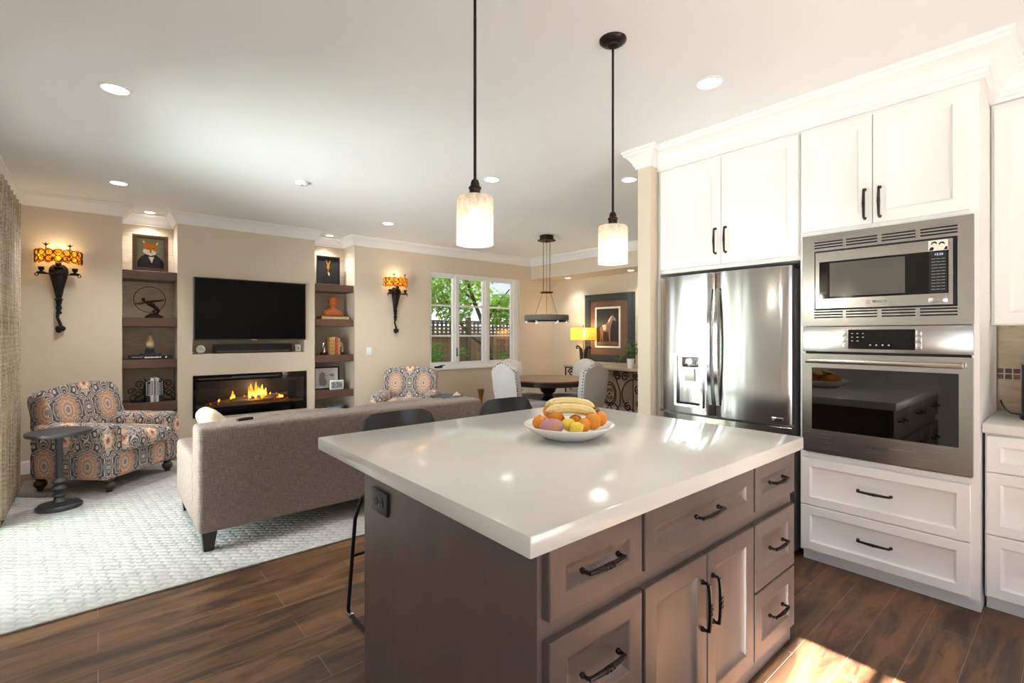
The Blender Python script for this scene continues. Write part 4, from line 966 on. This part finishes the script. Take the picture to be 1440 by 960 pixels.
def sconce(label, x):
    r = thing('wall_sconce', label, 'wall sconce', (x, YB, 1.40), 0, 'iron wall sconces with amber shades')
    n = 20
    def rg(w, d, z): return [(w*cos(2*pi*k/n), -d*.5-.001+d*.5*sin(2*pi*k/n), z) for k in range(n)]
    MB().rings([rg(.018, .03, .34), rg(.026, .05, .37), rg(.040, .075, .45), rg(.062, .10, .55), rg(.076, .11, .62), rg(.070, .10, .66), rg(.045, .07, .69), rg(.01, .02, .70)]).build('corbel', 'iron', r)
    m = MB()
    for ph in (0, pi): m.tube([(.012*cos(ph+f*9), -.035+.012*sin(ph+f*9), .20+.16*f) for f in [i/20 for i in range(21)]], .013, 8)
    m.tube([(0, -.035, .22), (-.012, -.038, .16), (.012, -.036, .09), (.018, -.035, .05)], [.016, .012, .013, .016], 8); m.ball((.012, -.035, .045), (.042, .032, .032), 12, 8); m.ball((.0, -.04, .022), (.024, .024, .022), 10, 8); m.ball((0, -.035, .34), (.034, .03, .018), 10, 6); m.ball((.0, -.035, .25), (.026, .024, .02), 10, 6); m.build('stem', 'iron', r)
    m = MB().tube([(-.155, -.11, .592), (.155, -.11, .592)], .008, 8).tube([(0, -.05, .6), (0, -.12, .60)], .014, 8)
    for s in (-1, 1): m.tube(arc((s*.158, -.11, .580), .013, 0, 2*pi, 14)[:-1], .004, 6, closed=True)
    m.build('arm', 'iron', r)
    for cx, cz in ((-.125, .60), (0, .655), (.125, .60)):
        MB().lathe([(.001, 0), (.036, 0), (.037, .006), (.014, .010), (.012, .02), (.022, .026), (.024, .055), (.018, .056), (.001, .05)], 16, (cx, -.11, cz)).build('candle_cup', 'iron', r)
        MB().lathe([(.001, 0), (.008, .0), (.014, .02), (.010, .05), (.001, .07)], 12, (cx, -.11, cz+.135 if cz < .62 else cz+.08)).build('bulb', 'warmbulb', r)
    def cyl(a): return (.175*sin(a), -.02-.17*cos(a))
    def sh(u, v): a = (u-.5)*pi*.96; p = cyl(a); return (p[0], p[1], .70+.135*v+.008*sin(u*40)*(1 if v > .5 else -1)*(abs(v-.5)*2))
    s_ = MB().sheet(sh, 60, 8, .003).build('shade', 'amber', r, ang=80)
    m = MB()
    for k in range(9):
        a = (k/8-.5)*pi*.94; p = cyl(a); q = Vector((sin(a), -cos(a), 0))
        for j in range(2):
            zc = .737+.062*j; t1 = Vector((cos(a), sin(a), 0))
            m.tube([Vector((p[0], p[1], zc))+q*.004+t1*(.030*cos(w))+Vector((0, 0, .030*sin(w))) for w in [2*pi*i/12 for i in range(12)]], .0038, 5, closed=True)
    m.build('scroll_overlay', 'rust_iron', s_)
    for s in (-1, 1):
        m = MB().tube([(s*.088, -.165, .76), (s*.088, -.165, .862)], .004, 6)
        for a in (-.9, 0, .9): m.rings([[(s*.088, -.165, .858)]*3, [(s*.088+.014*sin(a)-.008, -.165, .876), (s*.088+.014*sin(a)+.008, -.165, .876), (s*.088+.014*sin(a), -.172, .876)], [(s*.088+.036*sin(a), -.165, .872+.026*cos(a))]*3])
        bmesh.ops.remove_doubles(m.bm, verts=m.bm.verts[:], dist=1e-5); m.build('leaf_finial', 'iron', r)
    l = lamp('sconce_glow', 'POINT', (0, -.10, .86), (0, 0, 0), .8, (1, .80, .52), shadow_soft_size=.05); l.parent = r
    return r
sconce('iron wall sconce with amber scalloped shade, between the curtain and the fox portrait alcove', -.305)
sconce('iron wall sconce with amber scalloped shade, between the bust alcove and the window', 3.43)

# ================================================================== dining corner
TX, TY = 4.90, 4.97
dt = thing('dining_table', 'round dark pedestal dining table with brown wood top', 'dining table', (TX, TY, 0))
MB().lathe([(.001, .735), (.575, .735), (.59, .742), (.592, .752), (.585, .760), (.001, .760)], 56).build('tabletop', 'tablewood', dt)
MB().lathe([(.001, .675), (.545, .675), (.565, .68), (.565, .735), (.001, .735)], 56).build('apron', 'espresso', dt)
MB().lathe([(.001, .06), (.14, .06), (.12, .09), (.07, .14), (.06, .20), (.10, .28), (.135, .36), (.14, .42), (.10, .47), (.07, .50), (.065, .54), (.10, .57), (.115, .61), (.17, .66), (.18, .675), (.001, .675)], 36).build('pedestal', 'espresso', dt)
for k in range(4):
    a = pi/4+k*pi/2; MB().tube([(cos(a)*.08, sin(a)*.08, .10), (cos(a)*.22, sin(a)*.22, .085), (cos(a)*.36, sin(a)*.36, .045), (cos(a)*.40, sin(a)*.40, .03)], [.05, .042, .034, .03], 12).build('foot', 'espresso', dt)
def dchair(label, loc, rz):
    r = thing('dining_chair', label, 'dining chair', loc, rz, 'upholstered dining chairs')
    MB().pad(-.25, .25, -.26, .22, .36, .49, .035, (0, 0, .015)).build('seat', 'grey_linen', r)
    out = [(-.21, .40), (-.235, .70), (-.24, .94), (-.215, .965), (-.185, .972), (-.15, .99), (-.10, 1.025), (-.05, 1.042), (0, 1.047)]; out = out+[(-x, z) for x, z in out[:-1][::-1]]
    sh = Matrix.Translation((0, 0, .42)) @ Matrix.Rotation(R(-8), 4, 'X') @ Matrix.Translation((0, 0, -.42))
    m = MB().prism(out, .19, .285, 'y', .018, 3); m.xf(sh); b = m.build('backrest', 'grey_linen', r, ang=50)
    m = MB(); o = out
    for i in range(len(o)-1):
        p, q = Vector(o[i]), Vector(o[i+1]); L = (q-p).length; k = max(1, round(L/.042))
        for j in range(k):
            w = p+(q-p)*(j/k); d_ = (q-p).normalized(); nn = Vector((-d_.y, d_.x)); w = w+nn*.001
            m.ball((w.x, .262, w.y), .0085, 8, 5)
    m.xf(sh); m.build('nailhead_trim', 'slate', b)
    for x in (-.21, .21):
        MB().rings([[(x+a*.016, -.22+c*.016, 0) for a, c in ((-1, -1), (1, -1), (1, 1), (-1, 1))], [(x+a*.024, -.22+c*.024, .37) for a, c in ((-1, -1), (1, -1), (1, 1), (-1, 1))]]).build('leg', 'espresso', r)
        MB().rings([[(x+a*.016, .27+c*.016, 0) for a, c in ((-1, -1), (1, -1), (1, 1), (-1, 1))], [(x+a*.024, .19+c*.024, .37) for a, c in ((-1, -1), (1, -1), (1, 1), (-1, 1))]]).build('leg', 'espresso', r)
D = .52
dchair('grey upholstered dining chair with nailhead trim, its back toward the sofa', (TX-D-.02, TY-.06, 0), pi/2)
dchair('grey upholstered dining chair with nailhead trim, its back toward the refrigerator', (TX+.01, TY-D-.02, 0), pi)
dchair('grey upholstered dining chair with its back to the window', (TX-.02, TY+D+.02, 0), 0)
dchair('grey upholstered dining chair pushed in beside the console table', (TX+D+.02, TY+.02, 0), -pi/2)

ch = thing('chandelier', 'round driftwood and black ring chandelier hanging on thin wires over the dining table', 'chandelier', (4.90, 5.0, 1.585))
zc = H-1.585
MB().lathe([(.001, zc-.10), (.02, zc-.10), (.022, zc-.075), (.13, zc-.075), (.132, zc-.068), (.10, zc-.064), (.098, zc-.0005), (.001, zc-.0005)], 36).build('canopy', 'rust_iron', ch)
m = MB()
for x, y in ((-.07, 0), (.07, 0), (-.02, .04), (.0, 0), (.02, -.04)): m.tube([(x, y, .40), (x, y, zc-.07)], .0022, 6)
for x, y in ((-.075, 0), (.075, 0), (0, .0)): m.tube([(x, y, .40), (x*3.1, y, .05) if x else (0, 0, .03)], .0025, 6)
m.build('wire', 'iron', ch)
m = MB(); m.lathe([(.088, .392), (.092, .392), (.092, .408), (.084, .408), (.084, .392)], 28, cap0=False, cap1=False); m.tube([(-.088, 0, .40), (.088, 0, .40)], .006, 6); m.build('spreader', 'rust_iron', ch)
MB().lathe([(.29, .0), (.315, .0), (.318, .005), (.318, .070), (.315, .075), (.29, .075), (.288, .0)], 56, cap0=False, cap1=False).build('band', 'driftwood', ch)
MB().lathe([(.235, -.025), (.27, -.025), (.287, .01), (.287, .02), (.262, -.002), (.232, -.01), (.235, -.025)], 56, cap0=False, cap1=False).build('ring', 'black', ch)
m = MB()
for k in range(2): m.tube([(.24*cos(k*pi/2), .24*sin(k*pi/2), .01), (-.24*cos(k*pi/2), -.24*sin(k*pi/2), .01)], .008, 6)
m.ball((0, 0, .02), .03, 12, 8); m.build('spider', 'black', ch)
for k in range(6): a = k*pi/3+.3; MB().lathe([(.001, -.038), (.012, -.036), (.018, -.024), (.012, -.008), (.001, -.004)], 12, (.296*cos(a), .296*sin(a), .0)).build('bulb', 'porcelain', ch)
l = lamp('dining_fill', 'POINT', (0, 0, -.12), (0, 0, 0), 9, (1, .88, .72), shadow_soft_size=.15); l.parent = ch  # added fill for the dining corner; the bulbs themselves are unlit

cs = thing('console_table', 'wrought iron scroll console table with stone top under the horse picture', 'console table', (6.45, 6.15, 0), KR)
L = 2.05
MB().prism([(0, .0)]+[(x, -.035*sin(pi*x/L)**.7 if 0 < x < L else 0) for x in [L*i/16 for i in range(17)]][1:-1]+[(L, 0), (L, .39), (0, .39)], .80, .832, 'z', .006, 2).build('top', 'marble', cs)
m = MB().tube([(.02, .03, .79), (L-.02, .03, .79)], .011, 6).tube([(.02, .36, .79), (L-.02, .36, .79)], .011, 6).tube([(.03, .03, .14), (L-.03, .03, .14)], .008, 6)
for x in (.02, L-.02): m.tube([(x, .03, .79), (x, .36, .79)], .011, 6)
m.build('frame', 'rust_iron', cs)
for x, y in ((.03, .03), (L-.03, .03), (.03, .36), (L-.03, .36)): MB().tube([(x, y, .795), (x, y, .0)], .013, 8).build('leg', 'rust_iron', cs)
def scrollset(m, pts):
    for cx, cz, r0, a0, turns, r1 in pts:
        for mx in (1, -1):
            q = arc((0, 0, 0), r0, a0, a0+turns*2*pi, 30, 'xz', r1)
            m.tube([(L/2+mx*(cx-L/2+p[0]), .03, cz+p[2]) for p in q], .012, 6)
m = MB(); scrollset(m, [(1.18, .70, .075, pi, -1.5, .014), (1.34, .70, .075, 0, 1.5, .014), (1.72, .70, .075, pi, -1.5, .014), (1.88, .70, .075, 0, 1.5, .014), (1.60, .50, .075, pi/2, 1.4, .015), (1.62, .30, .085, pi/2, -1.4, .015), (1.85, .45, .08, pi/2, -1.4, .015), (1.85, .25, .075, pi/2, 1.4, .015), (1.40, .22, .07, pi/2, 1.4, .012), (1.56, .70, .06, pi, -1.5, .012)]); m.build('scroll', 'rust_iron', cs)
m = MB()
for rr in (1, .80): m.tube([(L/2+.135*rr*cos(a), .03, .40+.195*rr*sin(a)) for a in [2*pi*i/36 for i in range(36)]], .0085, 6, closed=True)
for s in (-1, 1):
    for q in (-1, 1): m.tube([(L/2+s*p[0], .03, .40+q*p[2]) for p in arc((.035, 0, .055), .034, pi, -pi*1.2, 20, 'xz', .010)], .007, 6)
    m.tube([(L/2+s*x, .03, z) for x, z in ((.14, .14), (.22, .25), (.22, .45), (.15, .62), (.10, .78))], .009, 6)
    m.tube([(L/2+s*p[0], .03, p[2]) for p in arc((.50, 0, .40), .28, pi*.25, pi*1.5, 26, 'xz', .22)], .009, 6)
    m.tube([(L/2+s*.47, .03, .14), (L/2+s*.47, .03, .79)], .008, 6)
    m.tube([(L/2+s*p[0], .03, p[2]) for p in arc((.07, 0, .14), .11, 0, pi, 16)], .008, 6)
m.ball((L/2, .03, .40), .018, 10, 8); m.build('medallion', 'rust_iron', cs)

tl = thing('table_lamp', 'lit amber drum table lamp with dark scroll base on the console', 'table lamp', (6.60, 5.80, .8325), KR)
MB().box(-.09, .09, -.06, .06, 0, .022, .005).build('base', 'bronze', tl)
m = MB().tube([(0, 0, .02), (0, 0, .50)], .009, 10)
m.build('stem', 'brass', tl)
for s in (-1, 1): MB().tube([(s*.03, 0, .02), (s*.045, 0, .12), (s*.05, 0, .20), (s*.06, 0, .28), (s*.10, 0, .335), (s*.145, 0, .345), (s*.165, 0, .32), (s*.15, 0, .295), (s*.13, 0, .305)], [.026, .03, .032, .03, .024, .019, .016, .013, .008], 12).build('scroll', 'espresso', tl)
MB().lathe([(.255, .455), (.258, .455), (.258, .668), (.255, .668)], 48, cap0=False, cap1=False, sy=.72).build('lamp_shade', 'lampshade', tl)
MB().lathe([(.001, .668), (.006, .668), (.004, .69), (.010, .70), (.006, .712), (.001, .714)], 12).tube([(-.2, 0, .664), (.2, 0, .664)], .003, 5).build('finial', 'bronze', tl)
for x in (-.09, .09): MB().lathe([(.001, .51), (.015, .515), (.026, .55), (.018, .585), (.001, .60)], 14, (x, 0, 0)).build('bulb', 'warmbulb', tl)
l = lamp('table_lamp_glow', 'POINT', (0, 0, .60), (0, 0, 0), 7, (1, .74, .40), shadow_soft_size=.06); l.parent = tl

pc = thing('framed_picture', 'large horse picture in a patinated frame with copper mat hanging in the dining nook', 'picture', (6.8495, 5.945, 0), KR)
PW = 1.07
MB().slab_holes(0, PW, .90, 2.10, -.045, 0, [(.125, PW-.125, 1.025, 1.975)]).slab_holes(.03, PW-.03, .93, 2.07, -.055, -.044, [(.10, PW-.10, 1.0, 2.0)]).build('frame', 'teal', pc)
mt = MB().box(.12, PW-.12, -.030, -.001, 1.02, 1.98).build('mat', 'copper', pc)
MB().slab_holes(.238, .792, 1.150, 1.868, -.042, -.029, [(.270, .760, 1.182, 1.836)]).build('inner_frame', 'paper', pc)
cv = MB().box(.268, .762, -.034, -.029, 1.18, 1.838).build('canvas', 'horsebg', pc)
m = MB(); m.prism([(.30, 1.26), (.73, 1.26), (.76, 1.20), (.27, 1.20)], -.0352, -.0338); m.build('ground', 'copper', cv)
m = MB(); m.prism([(.335, 1.50), (.40, 1.545), (.47, 1.56), (.51, 1.60), (.55, 1.66), (.60, 1.70), (.63, 1.73), (.645, 1.70), (.69, 1.66), (.705, 1.625), (.685, 1.612), (.64, 1.635), (.615, 1.62), (.60, 1.57), (.585, 1.51), (.575, 1.45), (.57, 1.36), (.575, 1.26), (.555, 1.26), (.545, 1.36), (.53, 1.43), (.46, 1.43), (.42, 1.44), (.41, 1.36), (.415, 1.26), (.395, 1.26), (.385, 1.37), (.37, 1.30), (.355, 1.26), (.345, 1.27), (.36, 1.36), (.345, 1.43)], -.0365, -.0340); m.build('horse', 'horse', cv)
m = MB(); m.prism([(.40, 1.545), (.47, 1.56), (.49, 1.50), (.47, 1.45), (.42, 1.46)], -.0378, -.0362).prism([(.53, 1.63), (.60, 1.71), (.615, 1.70), (.56, 1.62), (.54, 1.58)], -.0378, -.0362); m.build('marking', 'whitefur', cv)

random.seed(21)
def leafshape(m, p, d, up, L_, w):
    d = Vector(d).normalized(); s = d.cross(Vector(up)); s = s.normalized() if s.length > 1e-4 else Vector((1, 0, 0)); n = s.cross(d)
    p = Vector(p); v = [m.bm.verts.new(q) for q in (p, p+d*L_*.4+s*w+n*w*.25, p+d*L_-n*L_*.15, p+d*L_*.4-s*w+n*w*.25, p+d*L_*.45)]
    for t_ in ((0, 4, 1), (1, 4, 2), (2, 4, 3), (3, 4, 0)): m._f([v[i] for i in t_])
pp = thing('potted_plant', 'small leafy green plant in a white pot at the end of the console', 'plant', (6.62, 4.80, .8325))
MB().lathe([(.001, 0), (.046, 0), (.050, .01), (.066, .15), (.068, .155), (.062, .156), (.060, .135), (.001, .135)], 28).build('pot', 'porcelain', pp)
MB().lathe([(.001, .13), (.06, .134), (.001, .14)], 16).build('soil', 'soil', pp)
ms = MB(); ml = MB()
for k in range(16):
    a = random.uniform(0, 2*pi); h = random.uniform(.10, .34); sp = random.uniform(.02, .13)
    q = [(0.02*cos(a), .02*sin(a), .13), (sp*.5*cos(a), sp*.5*sin(a), .13+h*.6), (sp*cos(a), sp*sin(a), .13+h)]
    ms.tube(q, .0028, 5)
    for j in range(4):
        f = .45+.55*j/3; b_ = a+random.uniform(-1.2, 1.2); leafshape(ml, (sp*f*cos(a), sp*f*sin(a), .13+h*f), (cos(b_), sin(b_), random.uniform(-.3, .7)), (0, 0, 1), random.uniform(.06, .11), random.uniform(.018, .03))
for k in range(9):
    f = k/8; leafshape(ml, (-.05, .10+.16*f, .16-.10*f+.05*sin(f*3)), (random.uniform(-.6, .2), random.uniform(-.2, .8), random.uniform(-.3, .5)), (0, 0, 1), .08, .026)
ms.tube([(0, .02, .13), (-.03, .08, .19), (-.05, .16, .13), (-.05, .27, .06)], .003, 5)
ms.build('stem', 'leaf3', pp); ml.build('leaves', 'leaf3', pp)

# black coffee machine at the right edge
km = thing('coffee_maker', 'black coffee maker with silver lid on the worktop at the picture edge', 'coffee maker', (3.655, .130, .9455), KR)
MB().lathe([(.001, 0), (.088, 0), (.092, .008), (.092, .02), (.082, .026), (.085, .05), (.085, .285), (.001, .285)], 36).build('body', 'black', km)
MB().lathe([(.001, .285), (.087, .285), (.088, .292), (.086, .318), (.07, .324), (.001, .325)], 36).build('lid', 'silver', km)
MB().tube([(.085, 0, .22), (.13, 0, .215), (.14, 0, .14), (.10, 0, .08), (.083, 0, .07)], .011, 8).build('handle', 'black', km)
MB().tube([(-.08, .03, .02), (-.13, .12, .012), (-.16, .22, .02), (-.18, .29, .045), (-.185, .305, .06)], .005, 6).build('power_cord', 'black', km)

pt = thing('pantry_cabinet', 'tall white two-door pantry cabinet on the left wall, mirrored in the microwave glass', 'cabinet', (-.36, .45, 0), pi/2)
MB().box(0, 2.05, 0, .318, .0, 2.632).build('body', 'cab', pt)
for a, b, hx in ((.006, 1.021, .98), (1.027, 2.044, 1.068)): door(pt, a, b, .09, 2.612, hx, 1.15, .17)
# ================================================================== outside the window
struct('ground_terrace', MB().box(-14, 22, -14, 40, -.32, -.12), 'concrete')
struct('sun_blocker_wing', MB().box(7.01, 18, -2.35, 6.8, -.12, 4.3), 'trim')  # unseen block added to keep direct sun off the fence
struct('sun_blocker_upper', MB().box(-.83, 7.0, -2.35, 7.25, H+.121, 4.3), 'trim')  # unseen mass added overhead to shade the fence and tree
random.seed(31)
fn = thing('garden_fence', 'weathered wood garden fence with lattice top outside the window', 'fence', (3.5, 10.0, -.12))
MB().box(0, 9, .0, .025, .02, 1.46).build('board_panel', 'fence', fn)
MB().box(0, 9, -.04, .05, 1.44, 1.49).box(0, 9, -.03, .04, 1.80, 1.845).box(0, 9, -.035, .0, .35, .44).build('rail', 'lattice', fn)
m = MB()
for k in range(75): m.box(k*.12, k*.12+.06, .0, .012, 1.49, 1.80)
for k in range(4): m.box(0, 9, -.012, .0, 1.497+k*.085, 1.538+k*.085)
m.build('lattice', 'lattice', fn)
for k in range(6): MB().box(k*1.75, k*1.75+.10, -.06, .04, 0, 1.93).build('post', 'lattice', fn)
hs = thing('neighbour_house', 'grey shingled roof of a low house beyond the fence', 'house', (0, 0, 0))
MB().prism([(13.0, 1.72), (17.0, 2.85), (21, 1.72), (21, 1.60), (13.0, 1.60)], 2.0, 12.4, 'x').build('roof', 'shingle', hs); MB().box(2.5, 12.0, 13.4, 20.6, -.12, 1.62).build('wall', 'trim', hs); MB().lathe([(.06, 0), (.06, .3), (.11, .31), (.11, .36), (.001, .38)], 14, (7.0, 14.6, 2.1)).build('roof_vent', 'greymetal', hs)
MB().sheet(lambda u, v: (-20+120*u, 62+30*v, -.12+(4.8+1.6*sin(u*17)+.7*sin(u*43+1))*sin(pi*min(1, v*1.1+.0001))), 60, 10).build('hill', 'hill', kind='structure')

def foliage(m, c, rad, n, sz):
    for _ in range(n):
        while True:
            d = Vector((random.uniform(-1, 1), random.uniform(-1, 1), random.uniform(-1, 1)))
            if .05 < d.length < 1: break
        p = Vector(c)+Vector((d.x*rad[0], d.y*rad[1], d.z*rad[2]))
        leafshape(m, p, (random.uniform(-1, 1), random.uniform(-1, 1), random.uniform(-.9, .4)), (random.uniform(-.4, .4), random.uniform(-.4, .4), 1), sz*random.uniform(.7, 1.3), sz*.30)
tr = thing('garden_tree', 'leafy green tree with a slanting trunk outside the window', 'tree', (7.05, 9.0, -.12))
m = MB().tube([(0, 0, 0), (-.05, 0, .9), (-.25, .02, 1.7), (-.55, 0, 2.3), (-.95, -.1, 3.0), (-1.3, -.1, 3.8)], [.07, .06, .05, .04, .033, .022], 10)
m.tube([(-.10, 0, 1.15), (-.6, .0, 1.45), (-1.1, .05, 1.95), (-1.4, .05, 2.5)], [.035, .03, .024, .015], 8).tube([(-.25, 0, 1.7), (.2, .1, 2.2), (.6, .1, 2.6)], [.03, .024, .015], 8).tube([(-.55, 0, 2.3), (-1.2, .1, 2.7), (-2.0, .1, 3.0)], [.035, .028, .015], 8); m.build('trunk', 'bark', tr)
m = MB()
for c, rd, n in (((-1.9, .1, 2.25), (.7, .5, .32), 430), ((-1.7, 0, 2.95), (.9, .6, .5), 420), ((-.8, .1, 2.7), (.8, .6, .5), 560), ((-.5, .1, 3.3), (1.0, .7, .5), 420), ((.35, .1, 2.25), (.6, .5, .28), 330), ((.3, 0, 1.95), (.45, .4, .2), 170), ((-1.0, .1, 2.1), (.5, .4, .3), 260), ((-2.6, 0, 2.8), (.7, .5, .5), 330)): foliage(m, c, rd, int(n*1.7), .13)
m.build('foliage', 'leaf', tr)
def fern(label, loc, n, L_):
    r = thing('garden_fern', label, 'fern', loc); m = MB(); st = MB()
    for k in range(n):
        a = random.uniform(0, 2*pi); sp = random.uniform(.25, .75)*L_; hh = random.uniform(.7, 1.1)*L_
        pts = [(sp*f*cos(a), sp*f*sin(a), hh*sin(f*1.9)) for f in [i/10 for i in range(11)]]; st.tube(pts, .008, 5)
        for i in range(2, 11):
            for s in (-1, 1): leafshape(m, pts[i], (-sin(a)*s+.4*cos(a), cos(a)*s+.4*sin(a), .25), (0, 0, 1), .26*(1.15-i/11), .045)
    st.build('stem', 'leaf2', r); m.build('fronds', 'leaf2', r)
fern('bright green fern outside the window, low by its first pane', (5.15, 8.2, -.12), 30, 1.2)
fern('dark spreading fern outside the window, low by its last pane', (7.2, 8.5, -.12), 12, 1.0)
def shrub(label, loc, rd, n, sz):
    r = thing('garden_shrub', label, 'shrub', loc); m = MB()
    for c, q, k in (((0, 0, rd[2]), rd, n), ((0, rd[1]*.5, rd[2]*.8), tuple(v*.8 for v in rd), n//2)): foliage(m, c, q, k, sz)
    MB().tube([(0, 0, 0), (.05, .03, rd[2]*.7), (0, .05, rd[2]*1.4)], [.05, .04, .015], 8).tube([(0, 0, .2), (.1, -.2, rd[2])], [.03, .012], 6).build('stem', 'bark', r); m.build('foliage', 'leaf2', r)
shrub('green shrub on the terrace outside the patio door', (-2.6, 4.6, -.12), (.8, 1.2, 1.2), 1100, .16)
